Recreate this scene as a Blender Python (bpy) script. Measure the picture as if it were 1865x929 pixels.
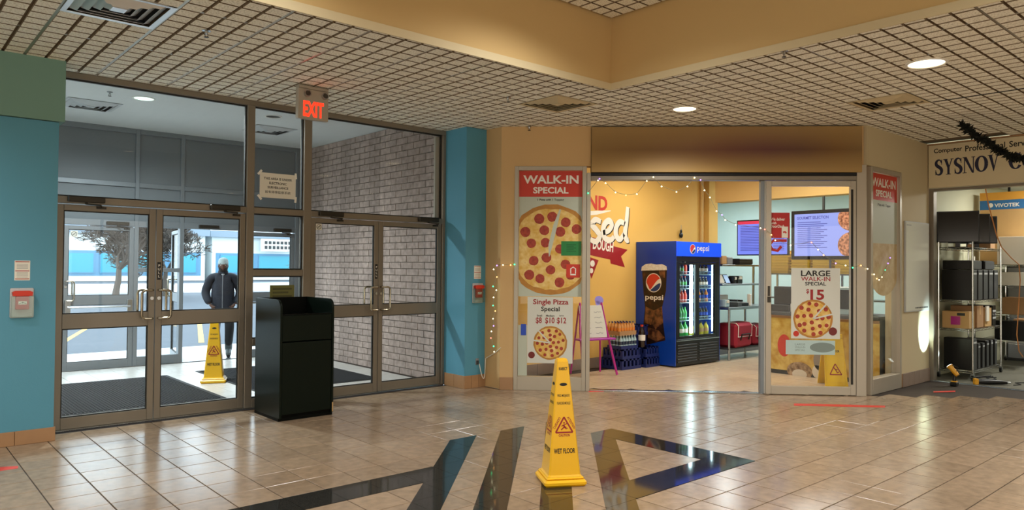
import bpy, bmesh, math, random
from mathutils import Vector, Matrix
random.seed(7)
R = math.radians
scn = bpy.context.scene
for o in list(bpy.data.objects): bpy.data.objects.remove(o)
COL = scn.collection

# ------------------------------------------------------------------ camera
W, H, FPX, HC = 1865.0, 929.0, 1333.3, 1.53
yaw, pit, rol = R(48.58), R(0.905), R(0.489)
fx_ = Vector((math.cos(yaw), math.sin(yaw), 0)); rt_ = Vector((math.sin(yaw), -math.cos(yaw), 0)); up_ = Vector((0, 0, 1))
FW = fx_*math.cos(pit) + up_*math.sin(pit); U0 = up_*math.cos(pit) - fx_*math.sin(pit)
RR = rt_*math.cos(rol) + U0*math.sin(rol); UU = U0*math.cos(rol) - rt_*math.sin(rol)
CP = Vector((0, 0, HC))
cam = bpy.data.objects.new('camera', bpy.data.cameras.new('camera')); COL.objects.link(cam)
cam.data.sensor_width = 36; cam.data.lens = 36*FPX/W; cam.data.clip_start = .05; cam.data.clip_end = 400
M = Matrix((RR, UU, -FW)).transposed().to_4x4(); M.translation = CP; cam.matrix_world = M
scn.camera = cam
# ------------------------------------------------------------------ light and exposure
scn.view_settings.view_transform = 'Standard'; scn.view_settings.look = 'None'
scn.view_settings.exposure = 0.12; scn.view_settings.gamma = 1; scn.view_settings.use_curve_mapping = False
wd = bpy.data.worlds.new('overcast_sky'); scn.world = wd; wd.use_nodes = True
wb = wd.node_tree.nodes['Background']; wb.inputs[0].default_value = (0.74, 0.90, 1.0, 1); wb.inputs[1].default_value = 3.6
DOWN_W, TROF_W = 135.0, 26.0        # watts of one mall downlight, of one shop ceiling panel

# ------------------------------------------------------------------ pixel -> place on a known plane
def ray(x, y): return FW + RR*((x-W/2)/FPX) - UU*((y-H/2)/FPX)
def hit(x, y, n, d):
    v = ray(x, y); n = Vector(n); return CP + v*((d - n.dot(CP))/n.dot(v))
def onfl(x, y, z=0.0): return hit(x, y, (0, 0, 1), z)
def proj(p):
    v = Vector(p)-CP; z = v.dot(FW)
    return (W/2+FPX*v.dot(RR)/z, H/2-FPX*v.dot(UU)/z, z)
class Frame:            # a wall: local x to the right along it, y into it, z up
    def __init__(s, ox, oy, a):
        s.o = Vector((ox, oy, 0)); s.a = a
        s.ex = Vector((math.cos(a), math.sin(a), 0)); s.ey = Vector((-math.sin(a), math.cos(a), 0))
    def at(s, px, py, dep=0.0):
        p = hit(px, py, s.ey, s.ey.dot(s.o)+dep); q = p-s.o
        return q.dot(s.ex), q.z
    def w(s, x, y, z=0.0): return s.o + s.ex*x + s.ey*y + Vector((0, 0, z))
# ------------------------------------------------------------------ colour and materials
def C(h):
    h = h.lstrip('#'); v = [int(h[i:i+2], 16)/255 for i in (0, 2, 4)]
    return tuple(x/12.92 if x <= .04045 else ((x+.055)/1.055)**2.4 for x in v)+(1,)
MAT = {}
def mat(name, col, rough=.5, metal=0., noise=0., nscale=8., bump=0., bscale=40., emit=None, estr=0., spec=.5, alpha=None, coords='Object', stretch=None):
    m = bpy.data.materials.new(name); m.use_nodes = True; nt = m.node_tree; b = nt.nodes['Principled BSDF']
    c = C(col) if isinstance(col, str) else tuple(col)+((1,) if len(col) == 3 else ())
    b.inputs['Base Color'].default_value = c; b.inputs['Roughness'].default_value = rough; b.inputs['Metallic'].default_value = metal
    b.inputs['Specular IOR Level'].default_value = spec
    if noise or bump:
        tc = nt.nodes.new('ShaderNodeTexCoord'); src = tc.outputs[coords]
        if stretch:
            mp = nt.nodes.new('ShaderNodeMapping'); mp.inputs['Scale'].default_value = stretch
            nt.links.new(src, mp.inputs['Vector']); src = mp.outputs[0]
    if noise:
        n = nt.nodes.new('ShaderNodeTexNoise'); n.inputs['Scale'].default_value = nscale; n.inputs['Detail'].default_value = 5
        nt.links.new(src, n.inputs['Vector'])
        mx = nt.nodes.new('ShaderNodeMix'); mx.data_type = 'RGBA'
        mx.inputs[6].default_value = tuple(max(0, v*(1-noise)) for v in c[:3])+(1,)
        mx.inputs[7].default_value = tuple(min(1, v*(1+noise)) for v in c[:3])+(1,)
        nt.links.new(n.outputs[0], mx.inputs[0]); nt.links.new(mx.outputs[2], b.inputs['Base Color'])
    if bump:
        n2 = nt.nodes.new('ShaderNodeTexNoise'); n2.inputs['Scale'].default_value = bscale; nt.links.new(src, n2.inputs['Vector'])
        bp = nt.nodes.new('ShaderNodeBump'); bp.inputs['Strength'].default_value = bump; bp.inputs['Distance'].default_value = .01
        nt.links.new(n2.outputs[0], bp.inputs['Height']); nt.links.new(bp.outputs[0], b.inputs['Normal'])
    if emit:
        b.inputs['Emission Color'].default_value = C(emit) if isinstance(emit, str) else tuple(emit)+(1,); b.inputs['Emission Strength'].default_value = estr
    MAT[name] = m; return m
def glass_mat(name, tint=(1, 1, 1), refl=.9, base=.04, rough=0.0):
    m = bpy.data.materials.new(name); m.use_nodes = True; nt = m.node_tree; nt.nodes.clear()
    out = nt.nodes.new('ShaderNodeOutputMaterial'); t = nt.nodes.new('ShaderNodeBsdfTransparent'); g = nt.nodes.new('ShaderNodeBsdfGlossy')
    t.inputs[0].default_value = tint+(1,); g.inputs['Roughness'].default_value = rough
    lw = nt.nodes.new('ShaderNodeLayerWeight'); lw.inputs[0].default_value = .5
    pw = nt.nodes.new('ShaderNodeMath'); pw.operation = 'POWER'; pw.inputs[1].default_value = 5
    ma = nt.nodes.new('ShaderNodeMath'); ma.operation = 'MULTIPLY_ADD'; ma.inputs[1].default_value = refl; ma.inputs[2].default_value = base
    mx = nt.nodes.new('ShaderNodeMixShader')
    nt.links.new(lw.outputs['Facing'], pw.inputs[0]); nt.links.new(pw.outputs[0], ma.inputs[0]); nt.links.new(ma.outputs[0], mx.inputs[0])
    nt.links.new(t.outputs[0], mx.inputs[1]); nt.links.new(g.outputs[0], mx.inputs[2]); nt.links.new(mx.outputs[0], out.inputs[0])
    MAT[name] = m; return m
def ramp_mat(name, stops, axis=0, scale=1., off=0., rough=.5, noise=0., nscale=5., emit=0.):
    """colour along one object axis (print on a flat sheet)"""
    m = mat(name, '#808080', rough); nt = m.node_tree; b = nt.nodes['Principled BSDF']
    tc = nt.nodes.new('ShaderNodeTexCoord'); sp = nt.nodes.new('ShaderNodeSeparateXYZ'); nt.links.new(tc.outputs['Object'], sp.inputs[0])
    ma = nt.nodes.new('ShaderNodeMath'); ma.operation = 'MULTIPLY_ADD'; ma.inputs[1].default_value = scale; ma.inputs[2].default_value = off
    nt.links.new(sp.outputs[axis], ma.inputs[0]); last = ma.outputs[0]
    if noise:
        n = nt.nodes.new('ShaderNodeTexNoise'); n.inputs['Scale'].default_value = nscale; nt.links.new(tc.outputs['Object'], n.inputs['Vector'])
        m2 = nt.nodes.new('ShaderNodeMath'); m2.operation = 'MULTIPLY_ADD'; m2.inputs[1].default_value = noise; m2.inputs[2].default_value = -noise/2
        nt.links.new(n.outputs[0], m2.inputs[0]); ad = nt.nodes.new('ShaderNodeMath'); nt.links.new(last, ad.inputs[0]); nt.links.new(m2.outputs[0], ad.inputs[1]); last = ad.outputs[0]
    rp = nt.nodes.new('ShaderNodeValToRGB'); e = rp.color_ramp.elements
    while len(e) < len(stops): e.new(.5)
    for i, (p, c) in enumerate(stops): e[i].position = p; e[i].color = C(c)
    nt.links.new(last, rp.inputs[0]); nt.links.new(rp.outputs[0], b.inputs['Base Color'])
    if emit: nt.links.new(rp.outputs[0], b.inputs['Emission Color']); b.inputs['Emission Strength'].default_value = emit
    return m
def spot_mat(name, c1, c2, scale, th=.5, rough=.6, kind='noise', c3=None, soft=.04):
    m = mat(name, c1, rough); nt = m.node_tree; b = nt.nodes['Principled BSDF']
    tc = nt.nodes.new('ShaderNodeTexCoord')
    if kind == 'noise': n = nt.nodes.new('ShaderNodeTexNoise'); n.inputs['Detail'].default_value = 6; o = n.outputs[0]
    else: n = nt.nodes.new('ShaderNodeTexVoronoi'); o = n.outputs['Distance']
    n.inputs['Scale'].default_value = scale; nt.links.new(tc.outputs['Object'], n.inputs['Vector'])
    rp = nt.nodes.new('ShaderNodeValToRGB'); e = rp.color_ramp.elements
    e[0].position = th-soft; e[0].color = C(c1); e[1].position = th+soft; e[1].color = C(c2)
    if c3: x = e.new(min(.99, th+soft*3)); x.color = C(c3)
    nt.links.new(o, rp.inputs[0]); nt.links.new(rp.outputs[0], b.inputs['Base Color']); return m

# ------------------------------------------------------------------ mesh building
class MB:
    def __init__(s): s.bm = bmesh.new(); s.mi = 0; s.sub = []
    def _f(s, vs, smooth=False):
        try: f = s.bm.faces.new(vs)
        except ValueError: return None
        f.material_index = s.mi; f.smooth = smooth; return f
    def v(s, p): return s.bm.verts.new(p)
    def box(s, x0, x1, y0, y1, z0, z1, bev=0., mtx=None):
        if x0 > x1: x0, x1 = x1, x0
        if y0 > y1: y0, y1 = y1, y0
        if z0 > z1: z0, z1 = z1, z0
        g = [s.v(Vector(p)) for p in ((x0,y0,z0),(x1,y0,z0),(x1,y1,z0),(x0,y1,z0),(x0,y0,z1),(x1,y0,z1),(x1,y1,z1),(x0,y1,z1))]
        fs = [s._f([g[i] for i in q]) for q in ((3,2,1,0),(4,5,6,7),(0,1,5,4),(1,2,6,5),(2,3,7,6),(3,0,4,7))]
        if mtx:
            for q in g: q.co = mtx @ q.co
        if bev > 0:
            es = list({e for f in fs for e in f.edges})
            r = bmesh.ops.bevel(s.bm, geom=es, offset=bev, segments=1, affect='EDGES', profile=.5)
            for f in r['faces']: f.material_index = s.mi
        return s
    def poly(s, pts): s._f([s.v(Vector(p)) for p in pts]); return s
    def prism(s, pts, a, b, axis='z'):
        def m(p, d): return {'z': (p[0], p[1], d), 'y': (p[0], d, p[1]), 'x': (d, p[0], p[1])}[axis]
        A = [s.v(m(p, a)) for p in pts]; B = [s.v(m(p, b)) for p in pts]; n = len(pts)
        f0 = s._f(A); f1 = s._f(B); fs = [f0, f1]
        for i in range(n): fs.append(s._f([A[i], A[(i+1) % n], B[(i+1) % n], B[i]]))
        bmesh.ops.recalc_face_normals(s.bm, faces=[f for f in fs if f]); return s
    def tube(s, pts, r, n=8, closed=False, cap=True):
        pts = [Vector(p) for p in pts]; k = len(pts); rs = r if isinstance(r, (list, tuple)) else [r]*k
        rings = []; ref = None
        for i, p in enumerate(pts):
            a = pts[(i-1) % k] if (closed or i > 0) else p; b = pts[(i+1) % k] if (closed or i < k-1) else p
            t = (b-a).normalized() if (b-a).length > 1e-9 else Vector((0, 0, 1))
            if ref is None:
                ref = t.cross(Vector((0, 0, 1)))
                if ref.length < .1: ref = t.cross(Vector((1, 0, 0)))
            ref = (ref - t*ref.dot(t))
            if ref.length < 1e-6: ref = t.orthogonal()
            ref.normalize(); u = t.cross(ref)
            rings.append([s.v(p + (ref*math.cos(2*math.pi*j/n)+u*math.sin(2*math.pi*j/n))*rs[i]) for j in range(n)])
        for i in range(k if closed else k-1):
            A, B = rings[i], rings[(i+1) % k]
            for j in range(n): s._f([A[j], A[(j+1) % n], B[(j+1) % n], B[j]], n > 4)
        if cap and not closed: s._f(rings[0][::-1]); s._f(rings[-1])
        return s
    def lathe(s, prof, c=(0, 0, 0), n=20, mtx=None, sx=1., sy=1.):
        rings = []
        for (r, z) in prof:
            if r < 1e-6: rings.append([s.v(Vector((c[0], c[1], c[2]+z)))])
            else: rings.append([s.v(Vector((c[0]+sx*r*math.cos(2*math.pi*j/n), c[1]+sy*r*math.sin(2*math.pi*j/n), c[2]+z))) for j in range(n)])
        for A, B in zip(rings, rings[1:]):
            for j in range(n):
                if len(A) == 1 and len(B) == 1: continue
                if len(A) == 1: s._f([A[0], B[j], B[(j+1) % n]], True)
                elif len(B) == 1: s._f([A[j], A[(j+1) % n], B[0]], True)
                else: s._f([A[j], A[(j+1) % n], B[(j+1) % n], B[j]], True)
        if mtx:
            for rg in rings:
                for q in rg: q.co = mtx @ q.co
        return s
    def sphere(s, c, r, n=10, sx=1., sy=1., sz=1.):
        k = max(4, n//2+1); pr = [(math.sin(math.pi*i/k)*r, -math.cos(math.pi*i/k)*r*sz) for i in range(k+1)]
        pr[0] = (0, pr[0][1]); pr[-1] = (0, pr[-1][1]); return s.lathe(pr, c, n, sx=sx, sy=sy)
    def disc(s, cx, cz, r, y, n=24, rz=None, a0=0., a1=2*math.pi, hole=False):   # flat print in the xz plane, facing -y
        rz = r if rz is None else rz; full = abs(a1-a0-2*math.pi) < 1e-6
        pts = [(cx+r*math.cos(a0+(a1-a0)*i/n), y, cz+rz*math.sin(a0+(a1-a0)*i/n)) for i in range(n if full else n+1)]
        if not full: pts.append((cx, y, cz))
        s.poly(pts); return s
    def rect(s, x0, x1, z0, z1, y): return s.poly([(x0, y, z0), (x1, y, z0), (x1, y, z1), (x0, y, z1)])
    def ribbon(s, pts, ws, y):      # flat brush stroke in the xz plane
        L, Rr = [], []; k = len(pts)
        for i, (x, z) in enumerate(pts):
            a = pts[max(0, i-1)]; b = pts[min(k-1, i+1)]; dx, dz = b[0]-a[0], b[1]-a[1]; l = math.hypot(dx, dz) or 1
            w = (ws[i] if isinstance(ws, (list, tuple)) else ws)/2
            L.append(s.v((x-dz/l*w, y, z+dx/l*w))); Rr.append(s.v((x+dz/l*w, y, z-dx/l*w)))
        for i in range(k-1): s._f([L[i], Rr[i], Rr[i+1], L[i+1]])
        return s
    def mesh(s, name, mats):
        me = bpy.data.meshes.new(name); s.bm.normal_update(); s.bm.to_mesh(me); s.bm.free()
        for m in (mats if isinstance(mats, (list, tuple)) else [mats]): me.materials.append(MAT[m] if isinstance(m, str) else m)
        if any(p.use_smooth for p in me.polygons):
            try: me.set_sharp_from_angle(angle=R(40))
            except Exception: pass
        return me
    def build(s, name, mats, parent=None, loc=(0, 0, 0), rot=(0, 0, 0)):
        o = None
        if len(s.bm.verts) or not s.sub: o = link(name, s.mesh(name, mats), parent, loc, rot)
        for q in s.sub:
            p = q.build(name, mats, parent, loc, rot); o = o or p
        return o
def link(name, me, parent=None, loc=(0, 0, 0), rot=(0, 0, 0)):
    o = bpy.data.objects.new(name, me); COL.objects.link(o); o.location = loc; o.rotation_euler = rot
    if parent is not None: o.parent = parent
    return o
def tag(o, label=None, cat=None, group=None, kind=None):
    for k, v in (('label', label), ('category', cat), ('group', group), ('kind', kind)):
        if v: o[k] = v
    return o
def thing(name, label, cat, loc=(0, 0, 0), rz=0., group=None, kind=None):
    o = bpy.data.objects.new(name, None); COL.objects.link(o); o.location = loc; o.rotation_euler = (0, 0, rz); o.empty_display_size = .1
    return tag(o, label, cat, group, kind)
def struct(o, label=None, cat=None): return tag(o, label, cat, None, 'structure')
def copy_tree(o, parent=None, label=None):
    c = o.copy(); COL.objects.link(c)
    if parent is not None: c.parent = parent
    if label: c['label'] = label
    for ch in [q for q in bpy.data.objects if q.parent == o]: copy_tree(ch, c)
    return c
_T = {}
def text_mesh(body, bold=0., shear=0., space=1., lead=1.):
    k = (body, bold, shear, space, lead)
    if k not in _T:
        cu = bpy.data.curves.new('t', 'FONT'); cu.body = body; cu.align_x = 'CENTER'; cu.offset = bold; cu.shear = shear; cu.space_character = space; cu.space_line = lead
        cu.resolution_u = 3; ob = bpy.data.objects.new('t', cu)
        me = bpy.data.meshes.new_from_object(ob); bpy.data.objects.remove(ob); bpy.data.curves.remove(cu)
        vs = [v.co.copy() for v in me.vertices]; fs = [tuple(p.vertices) for p in me.polygons]; bpy.data.meshes.remove(me); _T[k] = (vs, fs)
    return _T[k]
def text(mb, body, cx, cz, w=None, h=None, y=0., bold=0., shear=0., space=1., lead=1., rot=0.):
    vs, fs = text_mesh(body, bold, shear, space, lead)
    if not vs: return mb
    q_ = MB(); mb.sub.append(q_); mb = q_
    x0, x1 = min(v.x for v in vs), max(v.x for v in vs); y0, y1 = min(v.y for v in vs), max(v.y for v in vs)
    sx = w/(x1-x0) if w else None; sy = h/(y1-y0) if h else None
    sx = sx or sy; sy = sy or sx; c, s_ = math.cos(rot), math.sin(rot)
    bv = []
    for v in vs:
        a, b = (v.x-(x0+x1)/2)*sx, (v.y-(y0+y1)/2)*sy
        bv.append(mb.v((cx+a*c-b*s_, y, cz+a*s_+b*c)))
    for f in fs: mb._f([bv[i] for i in f])
    return mb
scn.cycles.transparent_max_bounces = 24
# ------------------------------------------------------------------ materials
def tile_mat(name, base, var, px_, py_, x0, y0, rough, mott=.12, spec=.5):
    m = mat(name, base, rough, spec=spec); nt = m.node_tree; b = nt.nodes['Principled BSDF']
    ge = nt.nodes.new('ShaderNodeNewGeometry'); mp = nt.nodes.new('ShaderNodeMapping'); mp.vector_type = 'TEXTURE'
    mp.inputs['Location'].default_value = (x0, y0, -.5); mp.inputs['Scale'].default_value = (px_, py_, 10)
    nt.links.new(ge.outputs['Position'], mp.inputs[0]); fl = nt.nodes.new('ShaderNodeVectorMath'); fl.operation = 'FLOOR'; nt.links.new(mp.outputs[0], fl.inputs[0])
    wn = nt.nodes.new('ShaderNodeTexWhiteNoise'); nt.links.new(fl.outputs[0], wn.inputs['Vector'])
    n = nt.nodes.new('ShaderNodeTexNoise'); n.inputs['Scale'].default_value = 14; n.inputs['Detail'].default_value = 8; nt.links.new(ge.outputs['Position'], n.inputs['Vector'])
    c = C(base)
    m1 = nt.nodes.new('ShaderNodeMix'); m1.data_type = 'RGBA'; m1.inputs[6].default_value = tuple(v*(1-var) for v in c[:3])+(1,); m1.inputs[7].default_value = tuple(min(1, v*(1+var)) for v in c[:3])+(1,)
    nt.links.new(wn.outputs['Value'], m1.inputs[0])
    m2 = nt.nodes.new('ShaderNodeMix'); m2.data_type = 'RGBA'; m2.blend_type = 'OVERLAY'; m2.inputs[0].default_value = mott*3
    nt.links.new(m1.outputs[2], m2.inputs[6]); nt.links.new(n.outputs[0], m2.inputs[7]); nt.links.new(m2.outputs[2], b.inputs['Base Color'])
    r_ = nt.nodes.new('ShaderNodeMath'); r_.operation = 'MULTIPLY_ADD'; r_.inputs[1].default_value = .12; r_.inputs[2].default_value = rough-.06
    nt.links.new(n.outputs[0], r_.inputs[0]); nt.links.new(r_.outputs[0], b.inputs['Roughness']); return m
FX0, FPXW, FY0, FPYW = .897, .2957, 1.600, .2995
tile_mat('floor_tile', '#99836c', .10, FPXW, FPYW, FX0, FY0, .21)
tile_mat('shop_tile', '#c2ab90', .06, .33, .33, 0, 0, .3)
tile_mat('vest_tile', '#cbc7c0', .06, .33, .33, 0, 0, .3)
tile_mat('brick', '#a59288', .16, .2, .3, 5.7, .12, .85, .2)
mat('grout', '#33261c', .8)
mat('mortar', '#6e6259', .9)
spot_mat('granite', '#1a1917', '#3a3834', 160, .52, .06, soft=.1)
spot_mat('ceil_tile', '#cdcab8', '#f6f4e6', 70, .44, .9, soft=.1)
mat('groove_shade', '#705d44', .9); mat('groove_side_shade', '#93836a', .9); mat('tee', '#b4ad9f', .3, .8)  # groove tones darkened: shade in the tile scoring put into the colour
mat('beige', '#cda975', .75, noise=.03, nscale=2, bump=.05, bscale=120)
mat('beige_pale', '#cdbd98', .7, noise=.03, nscale=2, bump=.05, bscale=120)
mat('coffer', '#c9aa74', .8, noise=.03, nscale=2)
mat('blue', '#5292a9', .6, noise=.05, nscale=2.5, bump=.05, bscale=90)
mat('green_grey', '#70968a', .65, noise=.05, nscale=2.5)
mat('frame', '#847b6d', .38, .35, noise=.05, nscale=6); mat('frame_lt', '#b0a797', .36, .3, noise=.04, nscale=6)
mat('frame_grey', '#7c8388', .4, .3); mat('gasket', '#15140f', .6)
mat('panel_grey', '#6d7478', .55, noise=.06, nscale=3); mat('vest_white', '#d5d8d6', .8, noise=.02, nscale=3)
mat('metal', '#b9bdc0', .25, 1.); mat('chrome', '#d4d8da', .12, 1.); mat('diffuser', '#e2e6e8', .3, .6); mat('steel', '#a4a8aa', .32, 1., noise=.06, nscale=20)
mat('handle_metal', '#a39985', .25, .9); mat('dark_metal', '#3a362f', .4, .6)
mat('white', '#e6e4dc', .5); mat('paper', '#e4e0d2', .75); mat('white_board', '#d6d6cc', .18)
mat('black', '#0b0b0c', .35); mat('black_matte', '#141416', .7); mat('black_gloss', '#08090a', .12); mat('grey_dk', '#36393b', .5); mat('grey', '#7d8084', .5); mat('grey_lt', '#b9bcbd', .5)
mat('red', '#b3201f', .5); mat('print_red', '#c8331f', .45); mat('print_crimson', '#9c1c22', .5); mat('print_black', '#15130f', .6); mat('print_white', '#eeeae0', .5); mat('print_green', '#1d7d3c', .5)
mat('base_tile', '#a37c57', .35, noise=.1, nscale=10)
mat('yellow', '#f2b90c', .32); mat('yellow2', '#f0c61a', .35); mat('yellow_wall', '#e2b763', .75, noise=.03, nscale=2)
mat('asphalt', '#5a626b', .9, noise=.12, nscale=2.5, coords='Object', bump=.2, bscale=60); mat('concrete', '#d8dada', .9, noise=.1, nscale=3); mat('snow', '#dfe6ea', .8)
mat('mat_black', '#191b1f', .95, bump=.6, bscale=300)
mat('bin_green', '#0a140e', .3, spec=.2); mat('bin_black', '#050705', .5, spec=.1)
mat('cardboard', '#a9825a', .8, noise=.06, nscale=8); mat('cardboard_lt', '#c7a069', .8, noise=.06, nscale=8)
mat('purple', '#a82aa0', .4); mat('magenta', '#b51f86', .4)
mat('blue_crate', '#1c2a66', .4); mat('pepsi_blue', '#0a43b8', .3); mat('bag_red', '#9c1d33', .75, noise=.08, nscale=20, bump=.2, bscale=200)
mat('kitchen_wall', '#bcd3d2', .6, noise=.03); mat('office_wall', '#d9d9bd', .7, noise=.03, nscale=3); mat('office_floor', '#6c6a5e', .5, noise=.1, nscale=5)
mat('soffit', '#dcb878', .75, noise=.03, nscale=2)
mat('lens_warm', '#fff3d8', .4, emit='#ffe9be', estr=5.); mat('lens_cool', '#e8fff8', .4, emit='#cffff2', estr=2.2); mat('troffer_lens', '#ffffff', .4, emit='#f4f8ff', estr=3.5); mat('troffer_warm', '#ffffff', .4, emit='#ffeccc', estr=3.0)
mat('reflector', '#5a5a56', .25, .8); mat('bark', '#615850', .9)
glass_mat('glass', (.985, .99, .988), .4, .013); glass_mat('glass_shop', (.98, .985, .98), .4, .016); glass_mat('glass_fridge', (.97, .99, 1.0), .6, .02); glass_mat('plastic_clear', (.86, .92, .9), .5, .08, .15)

CEIL = 3.28; FILL_GLOW = 2.3
FD = Frame(0, 7.68, 0); FP = Frame(0, 7.25, 0); FL = Frame(0, 7.35, 0); FC = Frame(5.95, 6.93, -math.pi/4); FB = Frame(9.08, 3.80, 0)
FS = Frame(11.09, 3.77, -math.pi/2); FW2 = Frame(0, 7.5, 0); FO = Frame(0, 11.85, 0)

# ------------------------------------------------------------------ mall floor: slab, tiles, granite inlay
floor = MB(); floor.box(-6, 11.09, -6, 7.68, -.12, -.005); floor = struct(floor.build('floor', 'grout'), 'beige square tile mall floor with dark granite inlay', 'floor')
def tile_piece(w, d, t=.006, b=.002):
    m = MB(); a = [m.v((sx*w/2, sy*d/2, -t)) for sx, sy in ((-1,-1),(1,-1),(1,1),(-1,1))]
    c = [m.v((sx*w/2, sy*d/2, -b)) for sx, sy in ((-1,-1),(1,-1),(1,1),(-1,1))]
    e = [m.v((sx*(w/2-b), sy*(d/2-b), 0)) for sx, sy in ((-1,-1),(1,-1),(1,1),(-1,1))]
    m._f(e)
    for q, p in ((a, c), (c, e)):
        for i in range(4): m._f([q[i], q[(i+1) % 4], p[(i+1) % 4], p[i]])
    return m
tm = tile_piece(FPXW-.007, FPYW-.007).mesh('floor_tile', 'floor_tile')
cells = []
for i in range(-23, 36):
    for j in range(-25, 22):
        x, y = FX0+(i+.5)*FPXW, FY0+(j+.5)*FPYW
        if y > 7.70 or x+y > 13.0 or x > 11.05 or (x > 9.1 and y > 3.85): continue
        u, v, z = proj((x, y, 0)); vis = z > .5 and -60 < u < W+60 and -10 < v < H+50
        cells.append((not vis, z, x, y))
cells.sort(); rest = MB()
for n, (hid, z, x, y) in enumerate(cells):
    if n < 300: link('floor_tile', tm, floor, (x, y, 0))
    else:
        w, d = (FPXW-.007)/2, (FPYW-.007)/2; rest.box(x-w, x+w, y-d, y+d, -.006, 0)
tag(rest.build('floor_tile_field', 'floor_tile', floor), kind='stuff')
def clip(poly, a, b, c):        # keep a*x+b*y<=c
    out = []
    for i in range(len(poly)):
        p, q = poly[i], poly[(i+1) % len(poly)]; dp, dq = a*p[0]+b*p[1]-c, a*q[0]+b*q[1]-c
        if dp <= 0: out.append(p)
        if dp*dq < 0: t = dp/(dp-dq); out.append((p[0]+t*(q[0]-p[0]), p[1]+t*(q[1]-p[1])))
    return out
YT, YA0, YA1, YE, YG0, YG1 = 5.194, 4.2955, 4.595, 4.595, 3.0975, 3.397
def diag(d0, d1, y0, y1): return [(y0+d0, y0), (y0+d1, y0), (y1+d1, y1), (y1+d0, y1)]
bands = [[(.9, YA0), (YA0-1.32, YA0), (YA1-1.32, YA1), (.9, YA1)], diag(-1.32, -1.02, 2.2, YT), diag(-.735, -.435, 2.2, YT), diag(-.146, .154, 2.2, YT), diag(.445, .745, 2.2, YE),
         [(5.034, YG0), (5.334, YG0), (5.334, YE), (5.034, YE-.005)], [(YG1+.745, YG1), (YG0+.745, YG0), (5.034, YG0), (5.034, YG1)]]
bands[5] = clip(bands[5], -1, 1, -.745)
ng = 0
for bd in bands:
    x0, x1 = min(p[0] for p in bd), max(p[0] for p in bd); y0, y1 = min(p[1] for p in bd), max(p[1] for p in bd)
    for i in range(int((x0-FX0)//FPXW), int((x1-FX0)//FPXW)+1):
        for j in range(int((y0-FY0)//FPYW), int((y1-FY0)//FPYW)+1):
            g = .0012; a, b, c, d = FX0+i*FPXW+g, FX0+(i+1)*FPXW-g, FY0+j*FPYW+g, FY0+(j+1)*FPYW-g
            p = clip(clip(clip(clip(bd, -1, 0, -a), 1, 0, b), 0, -1, -c), 0, 1, d)
            if len(p) < 3: continue
            ar = abs(sum(p[k][0]*p[(k+1) % len(p)][1]-p[(k+1) % len(p)][0]*p[k][1] for k in range(len(p))))/2
            if ar < 2e-4: continue
            MB().prism(p, -.003, .0015).build('granite_tile', 'granite', floor); ng += 1
# red tape marks on the floor
mat('tape_red', '#cf3b2a', .55)
for (pts, lab) in (([(0, 851), (33, 849), (33, 853), (0, 858)], 'short red tape mark on floor tiles by the left blue pillar'),
                   ([(1446, 735), (1612, 739), (1612, 742.5), (1446, 739)], 'long thin red tape line on floor before the sliding glass door'),
                   ([(1070, 709.5), (1098, 709.5), (1100, 713.5), (1072, 714)], 'red floor mark at left end of the pizza shop threshold'),
                   ([(1700, 713), (1740, 711.5), (1740, 714), (1700, 715)], 'faded red tape mark on floor before the computer shop threshold')):
    q = [onfl(*p) for p in pts]; c = sum(q, Vector())/4
    tag(MB().prism([(p.x-c.x, p.y-c.y) for p in q], .0003, .0012).build('floor_tape', 'tape_red', None, (c.x, c.y, 0)), lab, 'tape')

# ------------------------------------------------------------------ ceiling
KX, KY, KZ = 5.40, 4.69, 3.945          # coffer corner and its height
m = MB(); m.box(KX+.1, 11.2, -6, 7.8, 3.31, 3.4); m.box(-6, KX+.1, KY+.1, 7.8, 3.31, 3.4)
ceil = struct(m.build('ceiling', 'groove_shade'), 'suspended mall ceiling of scored acoustic tiles', 'ceiling')
SQ = .1525
CT = {}
def ctile(x0, x1, y0, y1):          # part of a 2 x 4 ft tile, in the tile's own coordinates
    k = tuple(round(v, 3) for v in (x0, x1, y0, y1))
    if k in CT: return CT[k]
    m = MB(); e = .006
    m.mi = 1; m.poly([(x0+e, y0+e, .016), (x0+e, y1-e, .016), (x1-e, y1-e, .016), (x1-e, y0+e, .016)]); m.mi = 0
    gx, gy, s = .010, .0075, .003
    for i in range(4):
        for j in range(8):
            a, b, c, f = max(x0, i*SQ)+gx, min(x1, (i+1)*SQ)-gx, max(y0, j*SQ)+gy, min(y1, (j+1)*SQ)-gy
            if b-a < .012 or f-c < .012: continue
            t = [m.v(p) for p in ((a+s, c+s, 0), (a+s, f-s, 0), (b-s, f-s, 0), (b-s, c+s, 0))]
            k2 = [m.v(p) for p in ((a, c, .016), (a, f, .016), (b, f, .016), (b, c, .016))]
            m._f(t)
            for q in range(4):
                m.mi = 1 if q % 2 else 2
                m._f([t[q], k2[q], k2[(q+1) % 4], t[(q+1) % 4]])
            m.mi = 0
    CT[k] = m.mesh('ceiling_tile', ['ceil_tile', 'groove_shade', 'groove_side_shade']); return CT[k]
GX, GY, P2, P4 = 1.58, 6.48, .61, 1.22
vents = [(5.24, 5.26), (7.68, 2.82), (.97, 5.26)]
def inmall(x, y): return y < 7.62 and x+y < 13.3 and not (x > 9.3 and y > 4.2) and x < 11.3
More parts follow.
